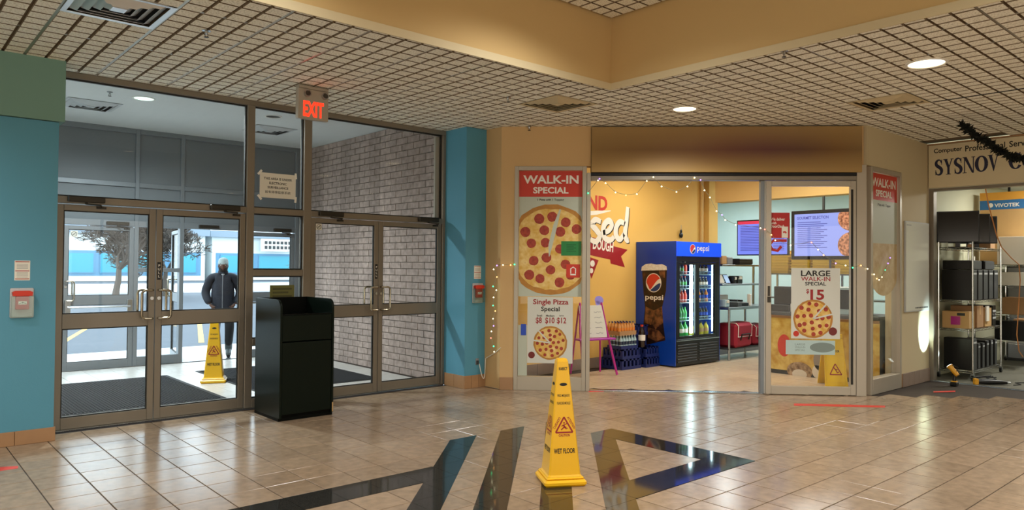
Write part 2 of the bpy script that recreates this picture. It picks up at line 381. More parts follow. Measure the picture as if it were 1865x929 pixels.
for i in range(-12, 17):
    for j in range(-10, 2):
        x, y = GX+i*P2, GY+j*P4
        if not any(inmall(a, b) for a in (x, x+P2) for b in (y, y+P4)): continue
        kx, ky = KX-x, KY-y; rects = [(0, P2, 0, P4)]
        if kx > .01 and ky > .01:
            rects = []
            if kx < P2-.01: rects.append((kx, P2, 0, P4))
            if ky < P4-.01: rects.append((0, min(kx, P2), ky, P4))
        for k in vents:
            if abs(k[0]-x) < .02 and -.02 <= k[1]-y < P4-.1:
                d = k[1]-y; rects = [(r0, r1, max(q0, d+P2), q1) if d < .1 else (r0, r1, q0, min(q1, d)) for (r0, r1, q0, q1) in rects]
        for r in rects:
            if r[1]-r[0] > .03 and r[3]-r[2] > .03: link('ceiling_tile', ctile(*r), ceil, (x, y, CEIL))
def outside(a, b, c, d): return not any(inmall(p, q) for p in (a, b) for q in (c, d))
m = MB()
for i in range(-12, 17):
    x = GX+i*P2; y0 = KY if x < KX else -6
    m.box(x-.012, x+.012, y0, min(7.66, 13.1-x if x < 9.3 else 4.0), CEIL+.004, CEIL+.016)
for i in range(-4, 16): pass
m.build('main_tee', 'tee', ceil)
m = MB()
for j in range(-10, 2):
    y = GY+j*P4; x0 = KX if y < KY else -6
    m.box(x0, min(11.1, 13.1-y if y > 4 else 11.1), y-.011, y+.011, CEIL+.005, CEIL+.0155)
m.build('cross_tee', 'tee', ceil)
tag(MB().box(8.285, 8.315, 1.62, 2.80, CEIL-.002, CEIL+.01).build('ceiling_slot', 'black_matte', ceil), 'dark gap between ceiling tiles')
# coffer
m = MB(); m.box(-6, KX, KY, KY+.1, 3.31, KZ+.1); m.box(-6, KX, KY, KY+.008, 3.262, 3.31); wl = struct(m.build('wall_coffer_left', 'coffer'), 'tan upstand of the raised ceiling coffer, left side', 'wall')
m = MB(); m.box(KX, KX+.1, -6, KY+.1, 3.31, KZ+.1); m.box(KX, KX+.008, -6, KY+.008, 3.262, 3.31); wr = struct(m.build('wall_coffer_right', 'coffer'), 'tan upstand of the raised ceiling coffer, right side', 'wall')
MB().box(-6, KX-.001, KY-.012, KY-.0005, 3.25, 3.315).build('edge_trim', 'beige_pale', wl); MB().box(KX-.012, KX-.0005, -6, KY-.013, 3.25, 3.315).build('edge_trim', 'beige_pale', wr)
m = MB(); m.box(-6, KX, -6, KY, KZ+.02, KZ+.12); cc = struct(m.build('ceiling_coffer', 'groove_shade'), 'raised tile ceiling inside the coffer', 'ceiling')
for i in range(0, 9):
    for j in range(0, 5):
        x, y = KX-.02-P2*(i+.5), KY-.02-P4*(j+.5)
        link('ceiling_tile', ctile(0, P2, 0, P4), cc, (x-P2/2, y-P4/2, KZ))

# ------------------------------------------------------------------ mall walls
def wallbox(name, label, boxes, material, cat='wall'):
    m = MB()
    for b in boxes: m.box(*b)
    return struct(m.build(name, material), label, cat)
wallbox('wall_back', 'plain beige wall behind the viewer', [(-6.1, -6, -6, 7.35, 0, KZ+.1), (-6, 11.09, -6.1, -6, 0, KZ+.1)], 'beige_pale')
wallbox('wall_left', 'blue painted wall left of the entrance doors', [(-6, 1.235, 7.35, 7.62, 0, 2.745)], 'blue')
wallbox('wall_left_band', 'grey green upper band above the blue left wall', [(-6, 1.275, 7.32, 7.62, 2.75, CEIL)], 'green_grey')
wp = wallbox('wall_pillar', 'blue painted pillar right of the entrance doors', [(5.62, 5.945, 7.25, 7.685, 0, CEIL)], 'blue')
mat('fill_glow', '#fff6e6', .5, emit='#fff4e2', estr=FILL_GLOW); mat('dark_frame', '#3a352c', .4, .3)
def fill_front(name, label, boxes_frame, boxes_pane):  # unseen glowing shopfronts, added to brighten the mall from behind the camera
    t = thing(name, label, 'window', kind='structure')
    m = MB()
    for b in boxes_frame: m.box(*b)
    m.build('frame', 'dark_frame', t)
    for b in boxes_pane: MB().box(*b).build('fill_pane', 'fill_glow', t)
for k_, y0 in enumerate((-5.2, -1.4, 2.4)): fill_front('window_%d' % (4+k_), ('added unseen glowing window on the far back wall, right end', 'added unseen glowing window on the far back wall, middle', 'added unseen glowing window on the far back wall, left end')[k_], [(-5.998, -5.95, y0+i*1.1-.03, y0+i*1.1+.03, .2, 2.7) for i in range(4)]+[(-5.998, -5.95, y0-.03, y0+3.33, z-.04, z+.04) for z in (.2, 2.7)], [(-5.997, -5.98, y0+i*1.1+.031, y0+i*1.1+1.069, .241, 2.659) for i in range(3)])
for k_, x0 in enumerate((-5.2, -1.4, 2.4)): fill_front('window_%d' % (7+k_), ('added glowing window behind the viewer, first from the corner', 'added glowing window behind the viewer, second from the corner', 'added glowing window behind the viewer, third from the corner', 'added glowing window behind the viewer, last before the computer shop')[k_], [(x0+i*1.1-.03, x0+i*1.1+.03, -5.998, -5.95, .2, 2.7) for i in range(4)]+[(x0-.03, x0+3.33, -5.998, -5.95, z-.04, z+.04) for z in (.2, 2.7)], [(x0+i*1.1+.031, x0+i*1.1+1.069, -5.997, -5.98, .241, 2.659) for i in range(3)])
def base_run(parent, fr, xs, h, proud=.012, name='base_tile', step=.2957):
    a, b = xs; n = max(1, round((b-a)/step)); st = (b-a)/n
    for i in range(n):
        m = MB(); m.box(a+i*st+.0015, a+(i+1)*st-.0015, -proud, -.0005, .0005, h, .002)
        m.build(name, 'base_tile', parent, fr.w(0, 0) if fr else (0, -.01, 0), (0, 0, fr.a if fr else 0))
bl = struct(MB().box(-6, 1.247, 7.3405, 7.3495, .0003, .115).build('baseboard_left', 'base_tile'), 'brown tile baseboard under the left blue wall', 'baseboard')
base_run(bl, Frame(0, 7.34, 0), (-1.4, 1.247), .118)
bp = struct(MB().box(5.61, 5.945, 7.241, 7.2495, .0003, .155).build('baseboard_pillar', 'base_tile'), 'brown tile baseboard wrapped round the blue pillar', 'baseboard')
base_run(bp, Frame(0, 7.24, 0), (5.607, 5.945), .16, step=.11)
base_run(bp, Frame(5.619, 7.66, -math.pi/2), (0, .42), .16, step=.21)
# beige chamfer wall: pieces round the shop front, local (s, depth, z)
def fbox(name, fr, boxes, material, label, cat='wall', bev=0.):
    m = MB()
    for b in boxes: m.box(*b, bev)
    return struct(m.build(name, material, None, fr.w(0, 0), (0, 0, fr.a)), label, cat)
wc = fbox('wall_shopfront', FC, [(-.02, .15, 0, .16, 0, CEIL), (.15, 1.095, 0, .16, 2.785, CEIL), (1.095, 4.43, .03, .16, 2.70, CEIL)], 'beige', 'beige angled shopfront wall around the pizza shop entrance')
wk = fbox('wall_corner_strip', Frame(5.946, 7.1, -math.pi/2), [(-.2, .165, 0.001, .12, 0, CEIL)], 'beige', 'narrow beige return between blue pillar and shopfront')
bs = struct(MB().box(-.02, .15, -.009, -.0005, .0003, .15).build('baseboard_shopfront', 'base_tile', None, FC.w(0, 0), (0, 0, FC.a)), 'brown tile baseboard under the narrow beige shopfront wall', 'baseboard')
base_run(bs, None, (-.02, .15), .155, step=.17)
ws = fbox('wall_shop_side', FB, [(1.04, 2.01, 0, .2, 0, CEIL), (.0, 1.04, 0, .2, 2.80, CEIL)], 'beige_pale', 'beige side wall with whiteboard beside the computer shop')
b2 = struct(MB().box(1.06, 1.99, -.009, -.0005, .0003, .17).build('baseboard_shop_side', 'base_tile', None, FB.w(0, 0), (0, 0, 0)), 'brown tile baseboard under the whiteboard wall', 'baseboard')
mat('base_tile2', '#8d7a6c', .4, noise=.12, nscale=10)
for i in range(5):
    a = 1.06+i*.186; MB().box(a+.002, a+.184, -.02, -.0095, .0005, .178, .002).build('base_tile', 'base_tile2', b2, (0, 0, 0))
# ------------------------------------------------------------------ entrance: inner glazed wall (FD), outer glazed wall (FO)
def frame_member(m, x0, x1, z0, z1, dep=.11, y0=0.): m.box(x0, x1, y0, y0+dep, z0, z1, .004)
TOPI = 3.225
m = MB()
for x0, x1 in ((1.24, 1.283), (3.02, 3.10), (3.665, 3.755), (5.575, 5.62)): frame_member(m, x0, x1, 0, TOPI)
frame_member(m, 1.24, 5.62, TOPI, CEIL)
frame_member(m, 1.283, 3.02, 2.075, 2.14); frame_member(m, 3.10, 3.665, 2.075, 2.14); frame_member(m, 3.755, 5.575, 2.075, 2.14)
frame_member(m, 3.10, 3.665, 1.405, 1.475); frame_member(m, 3.10, 3.665, .665, .735); frame_member(m, 3.10, 3.665, 0, .1)
inner = struct(m.build('trim_1', 'frame', None, (0, 7.68, 0)), 'taupe metal frame of the inner entrance glazing', 'frame')
MB().box(1.24, 5.62, .0, .11, CEIL, 3.56).build('bulkhead', 'vest_white', inner)
m = MB()
for x0, x1, z0, z1 in ((1.283, 3.02, 2.14, TOPI), (3.10, 3.665, 2.14, TOPI), (3.755, 5.575, 2.14, TOPI), (3.10, 3.665, 1.475, 2.075), (3.10, 3.665, .735, 1.405), (3.10, 3.665, .1, .665)):
    o = MB().box(x0+.002, x1-.002, .05, .058, z0+.002, z1-.002).build('pane', 'glass', inner)
    g = MB(); t = .012
    for b in ((x0, x0+t, z0, z1), (x1-t, x1, z0, z1), (x0+t, x1-t, z0, z0+t), (x0+t, x1-t, z1-t, z1)): g.box(b[0], b[1], .038, .07, b[2], b[3])
    g.build('gasket', 'gasket', o)
m.bm.free()
m = MB(); m.box(5.50, 5.575, .072, .1, 2.14, 3.2); m.build('side_jamb', 'frame_lt', inner)
th = struct(MB().box(1.24, 5.62, -.02, .13, .0005, .012, .004).build('trim_2', 'metal', None, (0, 7.68, 0)), 'bright metal threshold strip under the inner doors', 'threshold')

def door_leaf(name, label, w, h, hinge, closer, lockbox, fm='frame', handles=True, push=False, sticker=False, mid=(.925, 1.06), bot=.115, top=.055, st=.058, closer_mat='dark_metal'):
    """leaf in local coords: x 0..w, meeting stile on the side away from the hinge, outside face at y=0"""
    t = thing(name, label, 'door', kind='structure'); D = .045
    m = MB(); m.box(0, st, 0, D, .012, h, .003); m.box(w-st, w, 0, D, .012, h, .003); m.build('stile', fm, t)
    m = MB(); m.box(st, w-st, 0, D, .012, bot, .003); m.build('bottom_rail', fm, t)
    m = MB(); m.box(st, w-st, 0, D, mid[0], mid[1], .003); m.build('middle_rail', fm, t)
    m = MB(); m.box(st, w-st, 0, D, h-top, h, .003); m.build('top_rail', fm, t)
    for z0, z1 in ((bot, mid[0]), (mid[1], h-top)):
        p = MB().box(st+.001, w-st-.001, .02, .027, z0+.001, z1-.001).build('pane', 'glass', t)
        g = MB(); e = .009
        for b in ((st, st+e, z0, z1), (w-st-e, w-st, z0, z1), (st+e, w-st-e, z0, z0+e), (st+e, w-st-e, z1-e, z1)): g.box(b[0], b[1], .012, .035, b[2], b[3])
        g.build('gasket', 'gasket', p)
    mx = w-st*.5 if hinge == 'L' else st*.5; d = -1 if hinge == 'L' else 1      # meeting stile centre, direction into the leaf
    if handles:
        for y0, sg in ((0, -1), (D, 1)):
            za, zb, off, yy = .995, 1.27, .1, y0+sg*.055
            pts = [(mx, y0, zb), (mx, yy-sg*.012, zb), (mx+d*.012, yy, zb)]
            pts += [(mx+d*(off-.03), yy, zb), (mx+d*(off-.008), yy, zb-.01), (mx+d*off, yy, zb-.03), (mx+d*off, yy, za+.03), (mx+d*(off-.008), yy, za+.01), (mx+d*(off-.03), yy, za), (mx+d*.012, yy, za), (mx, yy-sg*.012, za), (mx, y0, za)]
            MB().tube(pts, .0125, 8).build('pull_handle', 'handle_metal', t)
        m = MB(); m.tube([(mx, -.001, 1.19), (mx, -.014, 1.19)], .017, 14); m.build('lock_cylinder', 'metal', t)
    if lockbox:
        p = MB().box(mx-.017, mx+.017, -.004, -.0003, 1.37, 1.545, .002).build('push_plate', 'black', t)
        q = MB(); text(q, 'P\nU\nL\nL', mx, 1.457, h=.13, y=-.0046, bold=.02, lead=1.05); q.build('lettering', 'print_white', p)
    if closer:
        x0 = .08 if hinge == 'L' else w-.08-.3
        m = MB(); m.box(x0, x0+.3, -.07, -.001, h+.022, h+.075, .006); c = m.build('closer', closer_mat, t)
        m = MB(); ax = x0+.15; m.tube([(ax, -.04, h+.022), (ax, -.04, h+.004)], .012, 8); m.tube([(ax, -.045, h+.008), (ax+.1, -.12, h-.002), (ax+.13, -.03, h-.012)], .008, 6); m.box(ax+.09, ax+.17, -.02, -.001, h-.03, h-.01, .003)
        m.build('closer_arm', 'dark_metal', c)
    return t
doors = [('left', 1.287, 2.128, 'L', False, 'taupe framed glass door nearest the left blue wall'), ('b', 2.134, 3.016, 'R', True, 'taupe framed glass door left of the waste cabinet'),
         ('c', 3.76, 4.642, 'L', True, 'taupe framed glass door just right of the waste cabinet'), ('d', 4.648, 5.57, 'R', False, 'taupe framed glass door nearest the right blue pillar')]
k = 0
for _, x0, x1, hg, lb, lab in doors:
    k += 1; d = door_leaf('door_%d' % k, lab, x1-x0, 2.065, hg, True, lb); d.location = (x0, 7.70, 0)
# ------------------------------------------------------------------ vestibule
VZ = 3.53
vf = struct(MB().box(.9, 5.7, 7.80, 11.95, -.1, .002).build('floor_vestibule', 'grout'), 'pale tile floor of the entrance vestibule', 'floor')
vt = tile_piece(.325, .325).mesh('vest_tile', 'vest_tile')
for i in range(14):
    for j in range(13):
        x, y = .99+.165+i*.33, 7.83+.165+j*.33
        if x < 5.55 and y < 11.75: link('floor_tile', vt, vf, (x, y, .006))
struct(MB().box(.9, 5.9, 7.79, 11.95, VZ, VZ+.1).build('ceiling_vestibule', 'vest_white'), 'plain white ceiling of the vestibule', 'ceiling')
struct(MB().box(.8, .9, 7.79, 11.95, 0, VZ).build('wall_vestibule_left', 'vest_white'), 'left side wall of the vestibule', 'wall')
bw = struct(MB().box(5.706, 5.9, 7.69, 11.95, 0, VZ).build('wall_brick', 'mortar'), 'brown brick wall on the right of the vestibule', 'wall')
bh, blen = .0930, .296; bmesh_full = MB().box(0, .012, -(blen-.011)/2, (blen-.011)/2, 0, bh-.010, .002).mesh('brick', 'brick'); lst = []
rows = int(VZ/bh)
for r in range(rows+1):
    z = .003+r*bh
    for q in range(17):
        y = 7.66+(q+.5*(r % 2)+.5)*blen
        if y+blen/2 > 11.83 or y-blen/2 < 7.67 or z+bh > VZ+.02: continue
        lst.append((y, z))
lst.sort(); rest = MB()
vis = sorted(lst, key=lambda p: proj((5.7, p[0], p[1]))[2])
for n, (y, z) in enumerate(vis):
    if n < 300: link('brick', bmesh_full, bw, (5.694, y, z))
    else: rest.box(5.694, 5.706, y-(blen-.011)/2, y+(blen-.011)/2, z, z+bh-.010)
tag(rest.build('brick_field', 'brick', bw), kind='stuff')
# outer glazed wall, same layout
m = MB(); OT = 3.53
for x0, x1 in ((.95, 1.02), (2.985, 3.04), (3.625, 3.685), (5.50, 5.56)): frame_member(m, x0, x1, 0, OT)
for x0, x1 in ((1.02, 2.985), (3.04, 3.625), (3.685, 5.50)):
    frame_member(m, x0, x1, 2.075, 2.165); frame_member(m, x0, x1, 2.66, 2.73); frame_member(m, x0, x1, 3.46, OT)
frame_member(m, 3.04, 3.625, 1.40, 1.46); frame_member(m, 3.04, 3.625, 0, .14)
m.box(5.56, 5.7, 0, .1, 0, OT)
outer = struct(m.build('trim_3', 'frame_grey', None, (0, 11.85, 0)), 'grey metal frame of the outer entrance glazing', 'frame')
for x0, x1 in ((1.02, 2.985), (3.04, 3.625), (3.685, 5.50)):
    for z0, z1 in ((2.165, 2.66), (2.73, 3.46)): MB().box(x0+.002, x1-.002, .03, .06, z0+.002, z1-.002).build('panel', 'panel_grey', outer)
for z0, z1 in ((.14, 1.40), (1.46, 2.075)): MB().box(3.042, 3.623, .05, .058, z0+.002, z1-.002).build('pane', 'glass', outer)
od = [(1.03, 2.06, 'L', 'grey outer entrance door at the far left of the vestibule', 0), (2.075, 2.98, 'R', 'grey outer entrance door with push bar, left of the sidelight', 0), (4.60, 5.495, 'R', 'grey outer entrance door beside the brick wall', 0)]
for x0, x1, hg, lab, _ in od:
    k += 1; d = door_leaf('door_%d' % k, lab, x1-x0, 2.06, hg, True, False, 'frame_grey', handles=(k == 6), mid=(.93, 1.06), st=.06, bot=.12); d.location = (x0, 11.865, 0)
    m = MB(); m.tube([(.05, -.055, .90), (x1-x0-.05, -.055, .90)], .017, 8); m.box(.02, .09, -.06, -.001, .82, 1.0, .004); m.box(x1-x0-.09, x1-x0-.02, -.06, -.001, .82, 1.0, .004); m.build('push_bar', 'steel', d)
k += 1; d = door_leaf('door_%d' % k, 'grey outer entrance door standing open to the outside', .9, 2.06, 'L', False, False, 'frame_grey', handles=True, st=.06, bot=.12); d.location = (3.69, 11.975, 0); d.rotation_euler = (0, 0, R(80))
m = MB(); m.box(3.9, 4.2, -.065, -.001, 2.09, 2.14, .005); m.build('closer', 'dark_metal', outer)
struct(MB().box(.95, 5.7, -.02, .13, .003, .014, .003).build('trim_4', 'metal', None, (0, 11.85, 0)), 'metal threshold strip under the outer doors', 'threshold')
# entrance mats
def ridged_mat(label, x0, x1, y0, y1):
    t = thing('floor_mat', label, 'mat', ((x0+x1)/2, (y0+y1)/2, .0065), 0, 'black ribbed vestibule mats'); w, d = (x1-x0)/2, (y1-y0)/2
    MB().box(-w, w, -d, d, 0, .006, .002).build('border', 'black_matte', t)
    m = MB(); n = 60
    for i in range(n):
        a = -w+.04+(2*w-.08)*i/n; m.box(a, a+(2*w-.08)/n*.6, -d+.04, d-.04, .006, .011)
    tag(m.build('ribs', 'mat_black', t), kind='stuff')
ridged_mat('black ribbed floor mat behind the left pair of glass doors', .98, 3.10, 8.40, 10.6)
ridged_mat('black ribbed floor mat in front of the brick wall', 3.52, 5.22, 8.56, 10.75)
# vestibule ceiling fittings
def downlight(label, x, y, z, r, on, lamp=0., colr=(1, .985, .94), spot=150):
    t = thing('ceiling_downlight', label, 'light', (x, y, z)); m = MB()
    m.lathe([(r*.86, -.004), (r*.88, -.009), (r, -.008), (r*1.02, -.0005)], n=32); m.build('trim_ring', 'white', t)
    m = MB(); m.lathe([(r*.86, -.0035), (r*.5, -.006), (0, -.0065)] if on else [(r*.86, -.003), (r*.6, -.0012), (0, -.0008)], n=32); m.build('lens', on or 'reflector', t)
    if lamp:
        l = bpy.data.lights.new('lamp', 'SPOT'); l.energy = lamp; l.color = colr; l.spot_size = R(spot); l.spot_blend = .7; l.shadow_soft_size = r*.8
        o = bpy.data.objects.new('lamp', l); COL.objects.link(o); o.parent = t; o.location = (0, 0, -.03)
    return t
downlight('lit round pale cyan downlight in the vestibule ceiling', 2.49, 9.585, VZ, .125, 'lens_cool', 600, (.86, .97, 1), 168)
downlight('unlit round downlight in the vestibule ceiling above the sidelight', 4.09, 9.53, VZ, .11, None)
def vent(label, x, y, z, s, body='metal', dark='black_matte'):
    t = thing('air_diffuser', label, 'vent', (x, y, z)); h = s/2; zt = 0 if z > 3.4 else .024
    m = MB(); m.box(-h+.03, h-.03, -h+.03, h-.03, zt-.002, zt-.0005); m.build('duct', dark, t)
    def ring(a, b, z0, z1, name):
        q = MB(); A = [q.v((sx*a, sy*a, z0)) for sx, sy in ((-1,-1),(1,-1),(1,1),(-1,1))]; B = [q.v((sx*b, sy*b, z1)) for sx, sy in ((-1,-1),(1,-1),(1,1),(-1,1))]
        A2 = [q.v(p.co+Vector((0, 0, .003))) for p in A]; B2 = [q.v(p.co+Vector((0, 0, .003))) for p in B]
        for i in range(4):
            j = (i+1) % 4; q._f([A[i], A[j], B[j], B[i]]); q._f([A2[i], B2[i], B2[j], A2[j]]); q._f([A[i], A2[i], A2[j], A[j]]); q._f([B[i], B[j], B2[j], B2[i]])
        bmesh.ops.recalc_face_normals(q.bm, faces=q.bm.faces); q.build(name, body, t)
    ring(h, h-.035, -.008, -.006, 'frame')
    for i, a in enumerate((h*.87, h*.67, h*.47, h*.30)): ring(a, a-h*.165, zt-.006, zt-.034, 'louver')
    m = MB(); m.box(-h*.16, h*.16, -h*.16, h*.16, zt-.036, zt-.028, .003); m.build('centre_plate', body, t)
    return t
vent('square air diffuser in the vestibule ceiling near the cyan downlight', 2.09, 10.42, VZ, .60, 'grey_lt')
vent('square air diffuser in the vestibule ceiling near the brick wall', 4.45, 10.5, VZ, .60, 'grey_lt')
vent('shiny square air diffuser in the ceiling at upper left', .97+.305, 5.26+.305, CEIL+.004, .60, 'diffuser')
vent('square air diffuser in the ceiling left of the round downlight', 5.24+.305, 5.26+.305, CEIL+.004, .60, 'beige_pale')
vent('square air diffuser beside the dark ceiling gap at right', 7.68+.305, 2.82+.305, CEIL+.004, .60, 'beige_pale')
# mall downlights
downlight('lit round warm downlight above the pizza shop sign', 6.713, 4.764, CEIL, .14, 'lens_warm', DOWN_W)
downlight('lit round warm downlight at the upper right of the ceiling', 6.694, 2.313, CEIL, .16, 'lens_warm', DOWN_W)
for i, (x, y, z) in enumerate(((6.70, -.14, CEIL), (6.70, -2.6, CEIL), (9.2, -.14, CEIL), (9.2, -2.6, CEIL), (-.2, 5.9, CEIL), (-2.6, 5.9, CEIL),
                               (4.0, 3.7, KZ), (1.7, 3.7, KZ), (1.7, .9, KZ), (4.2, .6, KZ), (-.8, 3.4, KZ), (-.8, .9, KZ), (1.7, -1.8, KZ), (4.2, -1.8, KZ))):
    if z == KZ and (x, y) not in ((4.0, 3.7), (1.7, 3.7)): lab = 'round warm downlight in the raised coffer ceiling'
    elif z == KZ: lab = 'round warm downlight near the far corner of the coffer ceiling'
    else: lab = 'round warm downlight in the mall ceiling out of the picture'
    t = downlight(lab, x, y, z, .115, 'lens_warm', DOWN_W); t['group'] = 'mall downlights'
# sprinklers
def sprinkler(label, x, y, z):
    t = thing('sprinkler_head', label, 'sprinkler', (x, y, z)); m = MB(); m.lathe([(.03, -.0005), (.032, -.006), (.012, -.009), (.01, -.03), (0, -.03)], n=16); m.build('escutcheon', 'metal', t)
    m = MB(); m.lathe([(0, -.055), (.018, -.054), (.018, -.051), (0, -.05)], n=12); m.tube([(-.009, 0, -.028), (-.012, 0, -.04), (0, 0, -.052), (.012, 0, -.04), (.009, 0, -.028)], .0025, 5); m.build('deflector', 'dark_metal', t)
for lab, u, v, z in (('sprinkler head in the ceiling tiles near the shiny diffuser', 376, 55, CEIL), ('sprinkler head in the ceiling tiles left of the middle diffuser', 925, 177, CEIL), ('sprinkler head in the vestibule ceiling near the cyan downlight', 200, 167, VZ), ('sprinkler head in the ceiling just above the left poster window', 964, 230, CEIL), ('sprinkler head in the ceiling tiles by the coffer edge', 1428, 92, CEIL)):
    p = onfl(u, v, z); sprinkler(lab, p.x, p.y, z)
# ------------------------------------------------------------------ outside
struct(MB().box(-60, 160, 14.2, 110, -.30, -.14).build('ground_asphalt', 'asphalt'), 'grey asphalt car park outside the entrance', 'ground')
struct(MB().box(-20, 40, 11.97, 14.2, -.2, -.01).build('ground_sidewalk', 'concrete'), 'pale concrete sidewalk outside the entrance', 'ground')
struct(MB().box(-60, 160, 44, 62, -.139, -.05).build('ground_snow', 'snow'), 'band of snow beyond the car park', 'ground')
for i, x in enumerate((2.5, 5.3, 8.1)):
    o = tag(MB().prism([(x, 16), (x+.12, 16), (x+1.9, 21.5), (x+1.78, 21.5)], -.1395, -.136).build('parking_line', 'yellow_wall'), ('faded yellow parking line seen through the left outer door', 'faded yellow parking line seen behind the man', 'faded yellow parking line beyond the right outer door')[i], 'line')
mat('bldg_white', '#e4ecec', .7); mat('bldg_blue', '#5b8fb0', .35); mat('bldg_glass', '#3f9fb4', .15); mat('bldg_roof', '#8797a6', .6)
def far_building(label, loc, w, n):
    t = thing('far_building', label, 'building', loc)
    MB().box(0, w, 0, 12, 0, 4.9).build('wall', 'bldg_white', t); MB().box(-.3, w+.3, -.5, 12.3, 4.35, 5.0).build('roof', 'bldg_roof', t)
    MB().box(.4, w-.4, -.06, -.01, .5, 2.75).build('window_band', 'bldg_blue', t)
    st = (w-1.2)/n
    for i in range(n):
        x = .6+i*st; f = MB().box(x+.2, x+st-.2, -.12, -.065, .7, 2.6).build('window', 'bldg_blue', t)
        MB().box(x+.3, x+st-.3, -.135, -.122, .8, 2.5).build('pane', 'bldg_glass', f)
    return t
a = far_building('long white low building with blue windows across the road, left', (12, 74, -.1), 13, 4)
b = far_building('white low building with blue windows behind the man', (26, 75, -.1), 13, 3)
c = far_building('white low building with a black framed sign across the road', (40.5, 75, -.1), 11, 3)
p = onfl(505, 455, 0)
q = hit(505, 455, (0, 1, 0), 74.4)
s_ = MB().box(q.x-1.9, q.x+1.9, -.9, -.8, 3.0, 4.3).build('sign_board', 'print_white', c, (-40.5, 0, 0))
m = MB()
for z in (3.4, 3.9):
    for i in range(7): m.box(q.x-1.5+.43*i, q.x-1.2+.43*i, -.92, -.901, z-.15, z+.17)
tag(m.build('sign_marks', 'grey_dk', s_), kind='stuff')
# bare tree: trunk and branching twigs
def tree(label, loc, hgt, seed, depth=6):
    rnd = random.Random(seed); t = thing('bare_tree', label, 'tree', loc); tk = MB(); br = MB()
    def grow(p, d, l, r, k, mb):
        n = 3; pts = [p]; dd = d.copy()
        for i in range(n):
            dd = (dd+Vector((rnd.uniform(-.16, .16), rnd.uniform(-.16, .16), rnd.uniform(-.08, .12)))).normalized(); pts.append(pts[-1]+dd*l/n)
        mb.tube(pts, [r*(1-.35*i/n) for i in range(n+1)], 5 if k > 3 else 3, cap=False)
        if k == 0: return
        for i in range(rnd.choice((2, 3, 3, 4)) if k < depth else 5):
            a = rnd.uniform(0, 2*math.pi); s = rnd.uniform(.35, .8) if k < depth else rnd.uniform(.5, .95)
            o = dd.orthogonal().normalized(); o.rotate(Matrix.Rotation(a, 3, dd)); nd = (dd*math.cos(s)+o*math.sin(s)); nd.z = nd.z*.85+.08
            grow(pts[-1] if i or k == depth else pts[-2], nd.normalized(), l*rnd.uniform(.66, .86), max(r*.56, .015), k-1, br)
    grow(Vector((0, 0, 0)), Vector((.05, 0, 1)), hgt*.2, .17, depth, tk)
    tk.build('trunk', 'bark', t); br.build('branches', 'bark', t); return t
tree('wide bare winter tree behind the left outer door', (8.1, 35, -.14), 7.2, 5, 8)
tree('slim bare winter tree in front of the black framed sign', (27.6, 54, -.06), 7.5, 11, 5)
tree('bare winter tree behind the sidelight of the outer doors', (11.6, 40, -.14), 6.2, 21, 7)
# ------------------------------------------------------------------ pizza shop room
sf = struct(MB().prism([(FC.w(1.0, .02).x, FC.w(1.0, .02).y), (FC.w(4.4, .02).x, FC.w(4.4, .02).y), (9.3, 4.0), (15, 4.0), (15, 10), (11.5, 10), (11.5, 7.5), (6.1, 7.5), (6.02, 6.98)], -.1, .0015).build('floor_pizza_shop', 'grout'), 'pale tile floor of the pizza shop', 'floor')
st = tile_piece(.325, .325).mesh('shop_tile', 'shop_tile'); rest = MB(); cl = []
for i in range(28):
    for j in range(12):
        x, y = 5.94+.165+i*.33, 3.96+.165+j*.33
        if x+y > 13.2 and y < 7.42 and x < 14.9 and not (x < 9.35 and y < 3.95): cl.append((x+y, x, y))
cl.sort()
for n, (_, x, y) in enumerate(cl):
    if n < 200: link('floor_tile', st, sf, (x, y, .0065))
    else: rest.box(x-.1625, x+.1625, y-.1625, y+.1625, .002, .006)
tag(rest.build('floor_tile_field', 'shop_tile', sf), kind='stuff')
SZ = 3.2
wy = wallbox('wall_shop_left', 'yellow wall of the pizza shop with red and white lettering', [(6.06, 11.45, 7.5, 7.62, 0, SZ)], 'yellow_wall')
wallbox('wall_shop_return', 'yellow wall end beside the drinks fridge', [(11.45, 11.57, 7.5, 10, 0, SZ)], 'yellow_wall')
wallbox('wall_shop_back', 'pale blue kitchen wall at the back of the pizza shop', [(15, 15.1, 4.0, 10, 0, SZ), (11.57, 15, 10, 10.1, 0, SZ)], 'kitchen_wall')
wallbox('wall_shop_right', 'pale kitchen wall on the right of the pizza shop', [(11.09, 15, 4.0, 4.12, 0, SZ)], 'kitchen_wall')
wallbox('ceiling_pizza_shop', 'pale ceiling of the pizza shop', [(9.2, 15.1, 4.0, 10.1, SZ, SZ+.06), (7.2, 9.2, 5.95, 7.62, SZ, SZ+.06), (6.3, 7.2, 6.9, 7.62, SZ, SZ+.06), (8.2, 9.2, 4.95, 5.95, SZ, SZ+.06)], 'vest_white', 'ceiling')
bb = struct(MB().box(6.1, 9.25, 7.49, 7.4995, .008, .16).build('baseboard_shop', 'base_tile2'), 'brown tile baseboard under the yellow shop wall', 'baseboard')
for i in range(10): MB().box(6.2+i*.3+.002, 6.5+i*.3-.002, 7.48, 7.4895, .008, .165, .002).build('base_tile', 'base_tile2', bb)
MB().tube([(11.05, 7.47, 1.7), (11.05, 7.47, SZ-.01)], .03, 10).build('pipe', 'soffit', wy); MB().box(11.17, 11.44, 7.40, 7.4995, .008, SZ).build('pilaster', 'yellow_wall', wy)
so = struct(MB().box(10.9, 11.15, 4.13, 7.1, 2.657, SZ).build('wall_soffit', 'soffit'), 'yellow beam hanging above the pizza counter', 'beam')
